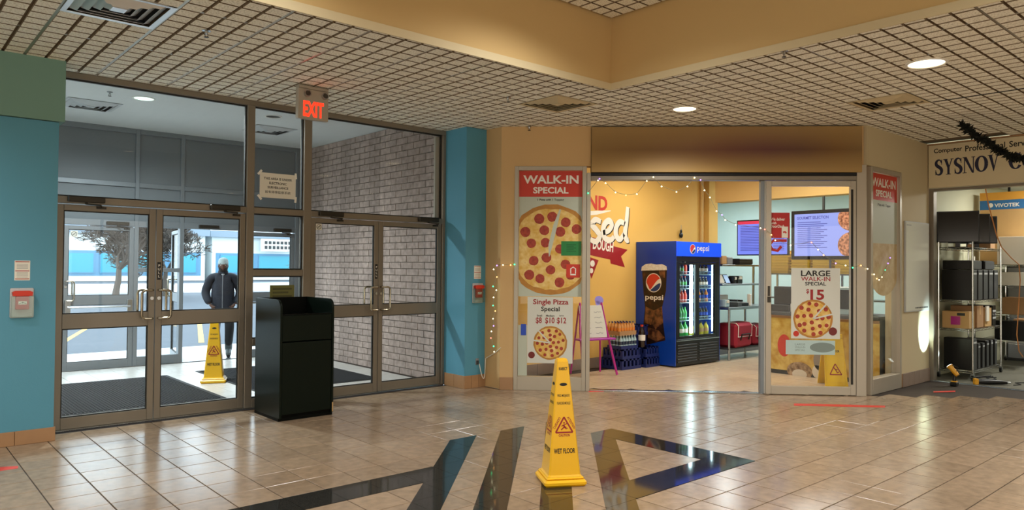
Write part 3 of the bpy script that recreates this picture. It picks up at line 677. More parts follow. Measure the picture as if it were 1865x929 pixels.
# ceiling troffers with their light
def troffer(label, x, y, z, w, d, power, lens, colr):
    t = thing('ceiling_panel_light', label, 'light', (x, y, z)); m = MB()
    for b in ((-w/2, w/2, -d/2, -d/2+.03), (-w/2, w/2, d/2-.03, d/2), (-w/2, -w/2+.03, -d/2+.03, d/2-.03), (w/2-.03, w/2, -d/2+.03, d/2-.03)): m.box(b[0], b[1], b[2], b[3], -.02, -.0005)
    m.build('frame', 'white', t); MB().box(-w/2+.03, w/2-.03, -d/2+.03, d/2-.03, -.012, -.004).build('diffuser', lens, t)
    l = bpy.data.lights.new('lamp', 'AREA'); l.shape = 'RECTANGLE'; l.size = w-.06; l.size_y = d-.06; l.energy = power; l.color = colr
    o = bpy.data.objects.new('lamp', l); COL.objects.link(o); o.parent = t; o.location = (0, 0, -.03)
troffer('ceiling panel light over the pizza shop entrance', 8.9, 6.3, SZ, 1.2, .6, TROF_W*1.3, 'troffer_warm', (1, .93, .78))
troffer('ceiling panel light over the pizza shop waiting area', 9.9, 5.0, SZ, .6, 1.2, TROF_W, 'troffer_warm', (1, .93, .78))
troffer('ceiling panel light over the pizza kitchen', 12.8, 6.0, SZ, .6, 1.2, TROF_W*2.6, 'troffer_lens', (.92, .98, 1))
troffer('ceiling panel light at the back of the pizza kitchen', 13.4, 8.6, SZ, .6, 1.2, TROF_W*2.2, 'troffer_lens', (.9, .98, 1))
# wall lettering and banner (frame FW2: x = X)
d = tag(thing('wall_lettering', 'red and white painted HAND tossed DOUGH lettering on the yellow wall', 'lettering', (0, 7.4985, 0)))
def wx(u, v): return FW2.at(u, v)
m = MB(); x1, z1 = wx(1106, 358); x0, z0 = wx(1075, 382)
text(m, 'HAND', x1-.42, (z0+z1)/2, w=.84, h=abs(z1-z0), y=-.001, bold=.035); m.build('upper_word', 'print_red', d)
m = MB(); a = wx(1060, 389); b = wx(1112, 384); m.ribbon([(a[0]-.5, a[1]-.02), a, ((a[0]+b[0])/2, a[1]+.03), b], [.02, .07, .06, .01], -.0015); m.build('underline', 'print_white', d)
def script_word(mb, pts_px, wd, y):
    for st_ in pts_px:
        P = [wx(*p) for p in st_]; Q = []
        for i in range(len(P)-1):
            p0, p1, p2, p3 = P[max(0, i-1)], P[i], P[i+1], P[min(len(P)-1, i+2)]
            for q in range(5):
                t = q/5; f = lambda a, b, c, e: .5*((2*b)+(-a+c)*t+(2*a-5*b+4*c-e)*t*t+(-a+3*b-3*c+e)*t**3)
                Q.append((f(p0[0], p1[0], p2[0], p3[0]), f(p0[1], p1[1], p2[1], p3[1])))
        Q.append(P[-1]); n = len(Q); mb.ribbon(Q, [wd*(.55+.45*math.sin(math.pi*(.15+.7*i/(n-1)))) for i in range(n)], y)
strokes = [[(1020, 380), (1018, 410), (1019, 435), (1028, 440)], [(1010, 402), (1030, 398)],
           [(1043, 405), (1034, 412), (1032, 430), (1041, 440), (1050, 430), (1050, 412), (1043, 405)],
           [(1072, 404), (1063, 402), (1058, 411), (1066, 420), (1071, 430), (1064, 440), (1055, 436)],
           [(1094, 404), (1084, 400), (1078, 409), (1086, 419), (1092, 430), (1085, 440), (1075, 436)],
           [(1098, 424), (1108, 420), (1114, 410), (1109, 402), (1101, 408), (1098, 422), (1102, 434), (1112, 437), (1118, 431)],
           [(1138, 408), (1129, 404), (1122, 414), (1122, 429), (1129, 436), (1136, 426)], [(1143, 377), (1141, 400), (1138, 425), (1141, 437), (1145, 437)]]
m = MB(); script_word(m, [[(u+1.2, v+1.5) for u, v in s_] for s_ in strokes], .105, -.0008); m.build('lower_word_shadow', 'print_black', d)
m = MB(); script_word(m, strokes, .10, -.0018); m.build('lower_word', 'print_white', d)
m = MB(); m.poly([(p[0], -.0006, p[1]) for p in (wx(1020, 418), wx(1116, 441), wx(1116, 474), wx(1020, 452))]); m.poly([(p[0], -.0004, p[1]) for p in (wx(1108, 446), wx(1143, 455), wx(1131, 467), wx(1138, 487), wx(1112, 480))]); bn = m.build('banner', 'print_crimson', d)
c = wx(1099, 447); m = MB(); text(m, 'DOUGH', c[0]-.005, c[1], w=.47, h=.165, y=-.0012, bold=.03, rot=-.09); m.build('banner_lettering', 'print_white', bn)
m = MB(); m.poly([(p[0], -.0006, p[1]) for p in (wx(1064, 465), wx(1090, 474), wx(1077, 508))]); sl = m.build('slice_emblem', 'print_crimson', d)
m = MB()
for u, v, r_ in ((1079, 480, .05), (1077, 493, .04)): q = wx(u, v); m.disc(q[0], q[1], r_, -.001, 14)
m.build('slice_topping', 'print_white', sl)
# ------------------------------------------------------------------ shop front glazing on the angled wall
def fthing(name, label, cat, fr, kind=None, group=None): return thing(name, label, cat, fr.w(0, 0), fr.a, group, kind)
wn = fthing('window_1', 'tall fixed shop window with posters left of the shop opening', 'window', FC, 'structure')
def ring_frame(x0, x1, z0, z1, t, y0, y1, bot=None, bev=.003):
    m = MB(); b = t if bot is None else bot
    m.box(x0, x0+t, y0, y1, z0, z1, bev); m.box(x1-t, x1, y0, y1, z0, z1, bev); m.box(x0+t, x1-t, y0, y1, z1-t, z1, bev); m.box(x0+t, x1-t, y0, y1, z0, z0+b, bev); return m
ring_frame(.151, 1.045, .0, 2.783, .05, -.012, .10, .165).build('frame', 'frame_lt', wn)
MB().box(.202, .994, .04, .048, .167, 2.731).build('pane', 'glass_shop', wn)
MB().box(1.047, 1.094, -.02, .12, 0, 2.70, .003).build('post', 'frame_lt', wn)
sg = fthing('window_2', 'sliding shop front track and right hand glass panel', 'window', FC, 'structure')
MB().box(1.096, 4.30, -.01, .12, 2.612, 2.665, .004).build('head_track', 'frame', sg); MB().box(1.096, 4.30, -.02, .125, 2.667, 2.70).build('track_gap', 'black_matte', sg)
MB().box(3.168, 3.215, .02, .10, .008, 2.61, .003).build('edge_stile', 'frame_grey', sg); MB().box(3.216, 3.228, .03, .06, .008, 2.61).build('bright_strip', 'white', sg)
ring_frame(3.229, 4.298, .008, 2.605, .064, -.004, .055, .098).build('panel_frame', 'frame_lt', sg)
MB().box(3.294, 4.233, .022, .03, .107, 2.54).build('pane', 'glass_shop', sg)
MB().box(4.236, 4.262, -.009, -.0045, .14, 2.5).build('dark_strip', 'gasket', sg)  # thin dark strip down the right stile of the sliding panel
m = MB(); m.box(3.25, 3.275, -.014, -.0045, 1.20, 1.32, .002); m.box(3.245, 3.285, -.014, -.0045, 1.12, 1.19, .002); m.build('latch', 'dark_metal', sg)
cp = fthing('trim_5', 'pale metal corner post between the two shop windows', 'post', FC, 'structure')
MB().box(4.302, 4.42, -.008, .10, 0, 2.80, .004).build('post', 'frame_lt', cp)
ts = fthing('trim_6', 'bright metal floor track across the shop opening', 'threshold', FC, 'structure'); MB().box(1.096, 3.20, .0, .11, .0015, .012, .003).build('track', 'metal', ts)
wb_ = fthing('window_3', 'narrow side shop window with poster next to the whiteboard wall', 'window', FB, 'structure')
ring_frame(.10, 1.035, 0, 2.795, .055, -.01, .10, .19).build('frame', 'frame_lt', wb_); MB().box(.157, .978, .03, .038, .192, 2.738).build('pane', 'glass_shop', wb_)
# blurred sign board over the opening
sb = fthing('sign_board', 'long blurred tan and maroon shop sign above the pizza shop opening', 'sign', FC)
m = ramp_mat('sign_blur', [(0, '#8a6a34'), (.22, '#7d5a2c'), (.38, '#7b5636'), (.52, '#6e3f2c'), (.66, '#5f2f2b'), (.78, '#5f3a24'), (.9, '#744f18'), (1, '#7a5c2c')], 0, 1/3.27, -1.094/3.27, .55, .1, .8)
nt = m.node_tree; b = nt.nodes['Principled BSDF']; tc = nt.nodes.new('ShaderNodeTexCoord'); sp = nt.nodes.new('ShaderNodeSeparateXYZ'); nt.links.new(tc.outputs['Object'], sp.inputs[0])
rp = nt.nodes.new('ShaderNodeValToRGB'); e = rp.color_ramp.elements; e[0].position = .05; e[0].color = (0, 0, 0, 1); e[1].position = .5; e[1].color = (1, 1, 1, 1); x = e.new(.95); x.color = (.35, .35, .35, 1)
ma = nt.nodes.new('ShaderNodeMath'); ma.operation = 'MULTIPLY_ADD'; ma.inputs[1].default_value = 1/.56; ma.inputs[2].default_value = -2.70/.56; nt.links.new(sp.outputs[2], ma.inputs[0]); nt.links.new(ma.outputs[0], rp.inputs[0])
mx = nt.nodes.new('ShaderNodeMix'); mx.data_type = 'RGBA'; mx.inputs[6].default_value = C('#ab8a50'); cl_ = [l for l in nt.links if l.to_socket == b.inputs['Base Color']][0].from_socket
nt.links.new(cl_, mx.inputs[7]); nt.links.new(rp.outputs[0], mx.inputs[0]); nt.links.new(mx.outputs[2], b.inputs['Base Color'])
MB().box(1.10, 4.35, -.05, .0, 2.705, 3.262, .003).build('face', 'sign_blur', sb); MB().box(1.098, 4.352, .0005, .028, 2.703, 3.268).build('box', 'black_matte', sb)
# ------------------------------------------------------------------ posters
mat('pizza_crust', '#b8813a', .7, noise=.3, nscale=14, bump=.2); spot_mat('pizza_cheese', '#d7a63e', '#ecd08a', 16, .5, .6, soft=.2, c3='#b9702c'); spot_mat('pepperoni', '#8e2a1c', '#b4442c', 30, .5, .5, soft=.2); mat('poster_bg', '#bdc4b4', .5); mat('poster_white', '#d5d6cc', .5); mat('sauce', '#701812', .4)
def pizza_print(parent, cx, cz, r, y, n, pr, seed, rings, clipx=None, wedge=None, squash=1.):
    rnd = random.Random(seed)
    def dd(mb, x, z, rad, yy, k=28, wob=0.):
        pts = []
        for i in range(k):
            a = 2*math.pi*i/k; q = rad*(1+rnd.uniform(-wob, wob)); px_, pz_ = x+q*math.cos(a), z+q*math.sin(a)*squash
            if clipx: px_ = min(max(px_, clipx[0]), clipx[1])
            pts.append((px_, yy, pz_))
        mb.poly(pts)
    base = MB(); dd(base, cx, cz, r, y, 44, .012); o = base.build('pizza_crust', 'pizza_crust', parent)
    m = MB(); dd(m, cx, cz, r*.9, y-.0006, 44, .02); m.build('cheese', 'pizza_cheese', o)
    pts = []
    for ri, cnt in rings:
        for i in range(cnt):
            a = 2*math.pi*(i+.3*ri)/cnt+rnd.uniform(-.1, .1); q = r*ri*(1+rnd.uniform(-.05, .05)); pts.append((cx+q*math.cos(a), cz+q*math.sin(a)*squash))
    for x, z in pts:
        if clipx and not (clipx[0]+pr < x < clipx[1]-pr): continue
        m = MB(); dd(m, x, z, pr*rnd.uniform(.9, 1.08), y-.0012, 14, .04); m.build('pepperoni', 'pepperoni', o)
    if wedge:
        m = MB(); a0, a1, w = wedge
        for a in (a0, a1): m.ribbon([(cx, cz), (cx+r*1.04*math.cos(a), cz+r*1.04*math.sin(a)*squash)], w, y-.0018)
        m.build('cut_gap', 'poster_white', o)
    return o
y0 = .0385
po = fthing('poster', 'tall WALK-IN SPECIAL pepperoni pizza poster in the left shop window', 'poster', FC)
MB().box(.205, .992, y0, y0+.0012, 1.16, 2.73).build('sheet', 'poster_bg', po)
h1 = MB().box(.205, .992, y0-.001, y0-.0002, 2.405, 2.73).build('header', 'print_red', po)
m = MB(); text(m, 'WALK-IN', .60, 2.622, w=.69, h=.105, y=y0-.0016, bold=.028); text(m, 'SPECIAL', .60, 2.487, w=.44, h=.082, y=y0-.0016, bold=.03); m.build('header_lettering', 'print_white', h1)
m = MB(); text(m, '1 Pizza with 1 Topping', .60, 2.365, w=.33, y=y0-.0008, bold=.02); m.build('lettering', 'print_black', po)
pz = pizza_print(po, .607, 1.747, .563, y0-.0006, 0, .062, 3, ((.2, 3), (.45, 7), (.72, 13)), (.208, .989))
m = MB(); m.ribbon([(.72, 2.25), (.66, 2.05), (.60, 1.80), (.585, 1.66)], [.02, .05, .05, .01], y0-.0022); m.build('cut_gap', 'poster_bg', pz)
gs = tag(MB().box(-.125, .125, 0, .001, -.09, .09).build('window_notice', 'print_green', None, FC.w(.86, .034, 1.762), (0, 0, FC.a)), 'small green notice stuck over the pepperoni pizza poster', 'notice')
m = MB(); [m.rect(-.06, .06-.03*(i % 2), z-.004, z+.004, -.0008) for i, z in enumerate((.045, .025, .005, -.015, -.035))]; mat('green_ink', '#155c2c', .6); tag(m.build('small_print', 'green_ink', gs), kind='stuff')
gs2 = tag(MB().box(-.085, .085, 0, .001, -.09, .075, .0).build('window_sticker', 'print_red', None, FC.w(.885, .034, 1.49), (0, 0, FC.a)), 'small orange red sticker at lower right of the pepperoni poster', 'sticker')
m = MB(); m.ribbon([(-.03, -.04), (-.03, .02), (0, .04), (.03, .02), (.03, -.04)], .012, -.0008); m.rect(-.035, .035, -.062, -.045, -.0008); m.build('emblem', 'print_white', gs2)
ps = fthing('poster', 'Single Pizza Special price poster low in the left shop window', 'poster', FC)
MB().box(.32, .885, y0, y0+.0012, .33, 1.153).build('sheet', 'poster_white', ps)
MB().box(.205, .318, y0, y0+.0012, .17, .80).build('side_sheet', 'poster_bg', ps)
m = MB(); text(m, 'Single Pizza', .61, 1.085, w=.44, h=.085, y=y0-.0008, bold=.025)
for c, x, w in (('$8', .462, .075), ('$10', .60, .118), ('$12', .745, .118)): text(m, c, x, .858, w=w, h=.085, y=y0-.0008, bold=.02)
m.build('price_lettering', 'print_crimson', ps)
m = MB(); text(m, 'Special', .605, .998, w=.23, h=.075, y=y0-.0008, bold=.02)
for c, x in (('Small', .47), ('Medium', .605), ('Large', .745)): text(m, c, x, .922, h=.024, y=y0-.0008, bold=.02)
m.build('lettering', 'print_black', ps)
pizza_print(ps, .607, .583, .21, y0-.0006, 0, .021, 8, ((.2, 4), (.48, 8), (.76, 12)), None, (2.35, 3.0, .016))
m = MB(); m.disc(.375, .43, .042, y0-.0006, 20); m.build('sauce_dip', 'sauce', ps)
wbg = tag(MB().box(-.035, .03, 0, .001, -.07, .07).build('window_sticker', 'pepsi_blue', None, FC.w(.275, .034, .745), (0, 0, FC.a)), 'blue cup sticker beside the Single Pizza poster', 'sticker')
# sliding panel: large special poster and delivery poster
y0 = .0195
lp = fthing('poster', 'LARGE WALK-IN SPECIAL $15 poster on the sliding glass panel', 'poster', FC)
X0, Z1 = FC.at(1442, 488); X1, Z0 = FC.at(1531, 618); XC = (X0+X1)/2; ww = X1-X0
MB().box(X0, X1, y0, y0+.0012, Z0, Z1).build('sheet', 'poster_white', lp)
m = MB(); text(m, 'LARGE', XC, FC.at(1486, 498)[1], w=ww*.60, h=.070, y=y0-.0008, bold=.02); text(m, 'SPECIAL', XC, FC.at(1486, 517)[1], w=ww*.43, h=.044, y=y0-.0008, bold=.02); m.build('lettering', 'print_black', lp)
m = MB(); text(m, 'WALK-IN', XC, FC.at(1486, 508)[1], w=ww*.60, h=.052, y=y0-.0008, bold=.012); text(m, '15', XC+.02, FC.at(1488, 537)[1], w=.165, h=.125, y=y0-.0008, bold=.03); text(m, '$', XC-.095, FC.at(1472, 531)[1], h=.06, y=y0-.0008, bold=.02); m.build('price_lettering', 'print_crimson', lp)
zc = FC.at(1480, 581)[1]; pizza_print(lp, XC-.03, zc, .235, y0-.0006, 0, .026, 12, ((.2, 3), (.5, 7), (.78, 11)), None, (.25, .85, .018))
m = MB(); m.disc(X1-.085, FC.at(1518, 604)[1], .05, y0-.001, 20); m.build('sauce_dip', 'sauce', lp); m = MB(); m.disc(X0+.06, FC.at(1450, 608)[1], .035, y0-.001, 20); m.build('price_dot', 'print_red', lp)
l2 = fthing('poster', 'pale blue see-through flyer hanging below the $15 poster', 'poster', FC); mat('flyer', '#b4ccca', .5); mat('flyer_ink', '#7f8e88', .6)
a = FC.at(1432, 619); b = FC.at(1522, 647); MB().box(a[0], b[0], y0+.0002, y0+.0012, b[1], a[1]-.004).build('sheet', 'flyer', l2)
m = MB(); [text(m, w_, a[0]+.17, (a[1]+b[1])/2+.035-.035*i, w=.12, h=.025, y=y0-.0004) for i, w_ in enumerate(('LARGE', 'WALK-IN', 'SPECIAL'))]; m.build('faded_lettering', 'flyer_ink', l2)
m = MB(); m.disc(b[0]-.15, (a[1]+b[1])/2, .15, y0-.0004, 24, .06); m.build('faded_print', 'flyer_ink', l2)
dp = fthing('poster', 'red delivery service poster at upper left of the sliding glass panel', 'poster', FC)
a = FC.at(1402, 387); b = FC.at(1439, 453); cx = (a[0]+b[0])/2
MB().box(a[0], b[0], y0, y0+.0012, b[1]+.13, a[1]).build('sheet', 'red', dp)
m = MB(); text(m, 'We deliver', cx-.02, FC.at(1418, 399)[1], w=.17, h=.035, y=y0-.0008, bold=.015); text(m, 'with', cx-.07, FC.at(1412, 406)[1], w=.065, h=.03, y=y0-.0008, bold=.015); text(m, 'DoorDash', cx-.025, FC.at(1416, 412)[1], w=.165, h=.035, y=y0-.0008, bold=.015); m.build('lettering', 'print_white', dp)
m = MB(); m.rect(b[0]-.095, b[0]-.02, b[1]+.135, b[1]+.27, y0-.001); ph = m.build('phone_print', 'paper', dp); m = MB(); m.ribbon([(b[0]-.08, b[1]+.2), (b[0]-.055, b[1]+.205), (b[0]-.04, b[1]+.19)], .02, y0-.002); m.build('phone_emblem', 'print_red', ph)
# bold dash emblem under the poster
m = MB(); ex, ez = FC.at(1414, 447); m.ribbon([(ex+.13, ez+.06), (ex-.03, ez+.06), (ex-.075, ez+.01), (ex-.045, ez-.05), (ex+.02, ez-.065), (ex+.065, ez-.01)], .035, y0-.0006); m.build('dash_emblem', 'red', dp)
# side window poster
p3 = fthing('poster', 'WALK-IN SPECIAL poster in the narrow side window', 'poster', FB); y0 = .028
MB().box(.16, .975, y0, y0+.0012, 1.86, 2.735).build('sheet', 'poster_bg', p3)
h1 = MB().box(.16, .975, y0-.001, y0-.0002, 2.40, 2.735).build('header', 'print_red', p3)
m = MB(); text(m, 'WALK-IN', .567, 2.622, w=.72, h=.11, y=y0-.0016, bold=.028); text(m, 'SPECIAL', .567, 2.487, w=.5, h=.085, y=y0-.0016, bold=.03); m.build('header_lettering', 'print_white', h1)
m = MB(); text(m, '1 Pizza with 1 Topping', .567, 2.34, w=.4, y=y0-.0008, bold=.02); m.build('lettering', 'print_black', p3)
spot_mat('pizza_back', '#b99a68', '#d8c9a0', 9, .5, .6, soft=.25); pm = MB(); pts = []
for i in range(40):
    a = 2*math.pi*i/40; pts.append((min(.972, max(.163, .567+.55*math.cos(a))), y0-.0005+.001, 1.75+.55*math.sin(a)))
pm.poly(pts); pm.build('pizza_print', 'pizza_back', p3)
# ------------------------------------------------------------------ things in the mall
# wet floor cone: square pyramid, faces split for lettering
def wet_cone(label, x, y, z, rz, h=.915, s=1.):
    t = thing('wet_floor_cone', label, 'safety cone', (x, y, z), rz); b0, b1 = .115, .040
    m = MB(); m.box(-.152, .152, -.152, .152, 0, .045, .014); m.box(-.135, .135, -.135, .135, .0455, .062, .008); m.build('base', 'yellow', t)
    m = MB(); n = 4; A, B = [], []
    def ring(w, zz, c):     # square with cut corners
        return [m.v((a*w, b*w, zz)) for a, b in ((-1+c, -1), (1-c, -1), (1, -1+c), (1, 1-c), (1-c, 1), (-1+c, 1), (-1, 1-c), (-1, -1+c))]
    R_ = [ring(b0+.008, .063, .1), ring(b0, .075, .1), ring(b1, h-.02, .14), ring(b1*.8, h, .2)]
    for P, Q in zip(R_, R_[1:]):
        for i in range(8): m._f([P[i], P[(i+1) % 8], Q[(i+1) % 8], Q[i]])
    m._f(R_[-1]); m.build('body', 'yellow', t)
    tilt = math.atan2(b0-b1, h-.095)
    for f, a in (('front', 0), ('side', -math.pi/2)):
        def put(mb, name, mt):
            L = math.hypot(b0-b1, h-.095)
            M_ = Matrix.Rotation(a, 4, 'Z') @ Matrix.Translation((0, -b0-.0012, .075)) @ Matrix.Rotation(-tilt, 4, 'X')
            for q in [mb]+mb.sub:
                for v in q.bm.verts: v.co = M_ @ v.co
            return mb.build(name, mt, t)
        m = MB(); text(m, 'WET FLOOR', 0, .165, w=.155, h=.036, bold=.03); text(m, 'PISO MOJADO', 0, .545, w=.088, h=.024, bold=.012); text(m, 'PLANCHER MOUILLÉ', 0, .497, w=.096, h=.024, bold=.012)
        if f == 'front': text(m, 'KABECT', 0, .735, w=.062, h=.022, bold=.03)
        put(m, 'lettering', 'print_black')
        m = MB(); m.disc(0, .625, .028, 0, 16, .011); put(m, 'brand_oval', 'print_black')
        m = MB(); w = .011; P = [(-.062, .292), (.062, .292), (0, .398)]
        for i in range(3): m.ribbon([P[i], P[(i+1) % 3]], w, 0)
        put(m, 'triangle', 'print_crimson')
        m = MB(); m.ribbon([(-.022, .310), (.002, .330), (.016, .326)], .008, 0); m.ribbon([(.002, .330), (-.004, .346)], .012, 0); m.ribbon([(-.02, .335), (0, .345), (.02, .352)], .006, 0); m.ribbon([(.002, .33), (.014, .316), (.024, .322)], .008, 0); m.disc(.0, .358, .0065, 0, 10); put(m, 'slip_figure', 'print_crimson')
        m = MB(); text(m, 'CAUTION', 0, .272, w=.082, h=.017, bold=.03); text(m, 'CUIDADO', -.052, .358, w=.088, h=.017, bold=.02, rot=math.atan2(.106, .062)); text(m, 'ATTENTION', .052, .358, w=.094, h=.017, bold=.02, rot=-math.atan2(.106, .062)); put(m, 'red_lettering', 'print_crimson')
    return t
wet_cone('yellow wet floor safety cone standing on the mall tiles in front of the shop', 3.745, 3.70, .0015, R(-30), .875)
wet_cone('yellow wet floor safety cone inside the vestibule beside the man', 3.40, 9.66, .0065, R(-24), .915)
# waste cabinet
t = thing('waste_cabinet', 'dark green waste cabinet with open tray top before the sidelight', 'bin', (3.03, 6.83, .0005))
Wb, Db = .575, .60
def side_prof(): return [(0, .03), (Db, .03), (Db, 1.185), (.09, 1.185)]+[(.09-.09*math.sin(a), 1.095+.09*math.cos(a)) for a in (R(18*i) for i in range(1, 6))]
for x in (0, Wb-.022): MB().prism(side_prof(), x, x+.022, 'x').build('side_panel', 'bin_green', t)
MB().box(.023, Wb-.023, .03, Db-.02, .0, .06).build('plinth', 'bin_black', t)
MB().box(.025, Wb-.025, .004, .03, .062, .765, .003).build('front_door', 'bin_green', t); MB().box(.025, Wb-.025, .004, .03, .775, 1.03, .003).build('upper_panel', 'bin_green', t)
MB().box(.023, Wb-.023, .032, Db-.022, .99, 1.01).build('tray', 'bin_black', t); MB().box(.023, Wb-.023, Db-.02, Db-.001, .03, 1.185).build('back_panel', 'bin_black', t)
MB().box(.0225, Wb-.0225, .002, .012, 1.031, 1.045, .002).build('tray_edge', 'bin_black', t); MB().box(Wb-.012, Wb-.0005, -.001, -.0002, .035, .13).build('worn_edge', 'cardboard_lt', t)
MB().box(.0, Wb, .02, Db, .0, .029).build('foot', 'bin_black', t)
# exit sign
t = thing('exit_sign', 'white ceiling exit sign with red letters and two lamp heads', 'exit sign', (3.26, 6.68, 3.275))
mat('exit_red', '#ff2a12', .4, emit='#ff2410', estr=3.2)
MB().box(-.16, .16, -.03, .03, -.325, -.03, .006).build('housing', 'frame_lt', t); MB().box(-.155, .155, -.035, .035, -.029, .0, .004).build('canopy', 'frame_lt', t)
m = MB(); text(m, 'EXIT', .0, -.225, w=.215, h=.15, y=-.0315, bold=.03); m.build('lettering', 'exit_red', t)
for x in (-.075, .11):
    h_ = MB().lathe([(.012, -.01), (.032, .0), (.034, .03), (.0, .03)], n=16, mtx=Matrix.Translation((x, -.035, -.085)) @ Matrix.Rotation(R(80), 4, 'X')).build('lamp_head', 'metal', t)
    MB().lathe([(0, .031), (.026, .0312)], n=14, mtx=Matrix.Translation((x, -.035, -.085)) @ Matrix.Rotation(R(80), 4, 'X')).build('lamp_lens', 'reflector', h_)
# fire alarm pull stations with notices
def pull(label, nlabel, x, y, zt, nz):
    t = thing('fire_alarm_pull', label, 'fire alarm', (x, y, zt)); m = MB(); m.box(-.085, .085, -.012, -.0005, -.125, .125, .008); m.build('back_plate', 'grey_lt', t)
    MB().box(-.048, .048, -.05, -.0125, -.055, .07, .005).build('station', 'red', t); MB().box(-.03, .03, -.052, -.0505, -.012, .015).build('handle_label', 'print_white', t)
    m = MB(); m.disc(0, .003, .006, -.0526, 10); m.ribbon([(-.026, -.006), (-.008, .002)], .004, -.0526); m.ribbon([(.008, .002), (.026, -.006)], .004, -.0526); m.build('label_print', 'print_black', t)
    m = MB(); m.prism([(-.068, .06), (.068, .06), (.072, .092), (.05, .102), (-.05, .102), (-.072, .092)], -.058, -.013, 'y'); m.build('hood', 'print_red', t)
    m = MB(); m.box(-.08, -.074, -.055, -.0125, -.115, .058); m.box(.074, .08, -.055, -.0125, -.115, .058); m.box(-.074, .074, -.0555, -.053, -.115, .055); m.box(-.074, .074, -.053, -.0125, -.117, -.112); m.build('clear_cover', 'plastic_clear', t)
    n = thing('notice_card', nlabel, 'notice', (x, y, nz)); MB().box(-.055, .055, -.002, -.0005, -.083, .083).build('card', 'paper', n)
    for z in (.073, -.004, -.071): MB().box(-.05, .05, -.003, -.0021, z-.003, z+.003).build('red_bar', 'print_crimson', n)
    m = MB()
    for z in (.052, .04, .028, .016, -.02, -.032, -.044, -.056): m.rect(-.04, .04, z-.0018, z+.0018, -.0024)
    tag(m.build('small_print', 'grey', n), kind='stuff')
pull('red fire alarm pull station in a clear cover on the left blue wall', 'small white and red notice above the left fire alarm', .988, 7.35, 1.19, 1.462)
pull('red fire alarm pull station in a clear cover on the right blue pillar', 'small white and red notice above the pillar fire alarm', 5.815, 7.25, 1.19, 1.455)
# surveillance notice taped to the glass, no smoking stickers, olive notice
t = thing('paper_sign', 'white taped sign reading THIS AREA IS UNDER ELECTRONIC SURVEILLANCE', 'sign', (3.378, 7.722, 2.392))
MB().box(-.205, .205, 0, .001, -.135, .135).build('sheet', 'paper', t); m = MB()
for s_, z, w in (('THIS AREA IS UNDER', .075, .32), ('ELECTRONIC', .027, .2), ('SURVEILLANCE', -.02, .235)): text(m, s_, 0, z, w=w, h=.026, y=-.0006, bold=.025)
text(m, '設有錄像監察系統', 0, -.07, w=.29, h=.03, y=-.0006, bold=.006); m.build('lettering', 'print_black', t)
for x, z, a in ((-.205, .135, .7), (.205, .125, -.1), (-.205, -.135, -.7), (.205, -.14, .1)): MB().box(-.012, .012, -.0016, -.0008, -.032, .032).build('tape', 'print_white', t, (x, 0, z), (0, a, 0))
def nosmoke(label, x, y, z, s=.036):
    t = thing('no_smoking_sticker', label, 'sticker', (x, y, z)); MB().box(-s, s, 0, .0006, -s, s).build('sheet', 'paper', t)
    m = MB(); pts = [(s*.72*math.cos(2*math.pi*i/20), s*.72*math.sin(2*math.pi*i/20)) for i in range(21)]; m.ribbon(pts, s*.16, -.0006); m.ribbon([(-s*.5, -s*.5), (s*.5, s*.5)], s*.14, -.0006); m.ribbon([(-s*.45, -.002), (s*.4, -.002)], s*.2, -.0005); m.build('symbol', 'grey_dk', t)
nosmoke('round no smoking sticker on the glass door right of the waste cabinet', 3.865, 7.714, 1.965)
nosmoke('no smoking sticker on the far outer glass door', 2.205, 11.88, 1.94, .045)
mat('olive_sign', '#6b6a34', .6); t = thing('notice_board', 'olive yellow notice leaning on the glass behind the waste cabinet', 'notice', (3.44, 7.715, 1.205)); MB().box(-.14, .14, 0, .006, -.1, .1).build('sheet', 'olive_sign', t)
m = MB(); [m.rect(-.11, .11-.04*(i % 2), z-.012, z+.008, -.0008) for i, z in enumerate((.06, .02, -.02, -.06))]; mat('olive_ink', '#4c4a26', .6); tag(m.build('faded_print', 'olive_ink', t), kind='stuff')
MB().box(-.1, .1, .0065, .012, -.09, .09).build('tape_pad', 'paper', t)
# outlet and cord on pillar
t = thing('wall_outlet', 'small wall outlet low on the blue pillar', 'outlet', (5.82, 7.25, .325)); MB().box(-.025, .025, -.006, -.0005, -.04, .04, .002).build('plate', 'grey', t); MB().box(-.016, .016, -.022, -.0062, -.03, .012, .003).build('plug', 'grey_dk', t)
cord = []; 
for i in range(15):
    a = i/14; cord.append((5.822+.10*a, 7.225-.03*math.sin(math.pi*a), .30-.33*a*(1-a)*2.6+.06*a))
t = tag(MB().tube(cord+[(5.94, 7.05, .45), (5.935, 6.945, .52)], .005, 5).build('extension_cord', 'paper', None, (0, 0, 0)), 'white power cord looping from the pillar outlet to the string lights', 'cord')
t.location = (0, -.02, 0)
# string lights
LC = {'w': '#fff0c0', 'o': '#ffb060', 'g': '#30ff9a', 'p': '#a070ff', 'r': '#ff7060', 'b': '#7090ff'}
for k_, h_ in LC.items(): mat('bulb_'+k_, h_, .4, emit=h_, estr=5.)
bulb_me = {k_: MB().sphere((0, 0, 0), .008, 8).mesh('bulb', 'bulb_'+k_) for k_ in LC}
mat('wire', '#8d8a70', .6)
def string_lights(label, pts, cols, fr=None):
    """pts: world points of bulbs in order; the wire sags a little between"""
    c = pts[0]; t = thing('string_lights', label, 'string lights', c, 0, 'string lights at the shop front')
    P = []
    for i in range(len(pts)-1):
        for q in range(4): P.append(pts[i].lerp(pts[i+1], q/4)-c-Vector((0, 0, .008*math.sin(math.pi*q/4))))
    P.append(pts[-1]-c); MB().tube(P, .0025, 4).build('wire', 'wire', t)
    for p, k_ in zip(pts, cols): link('bulb', bulb_me[k_], t, p-c-Vector((0, 0, .012)))
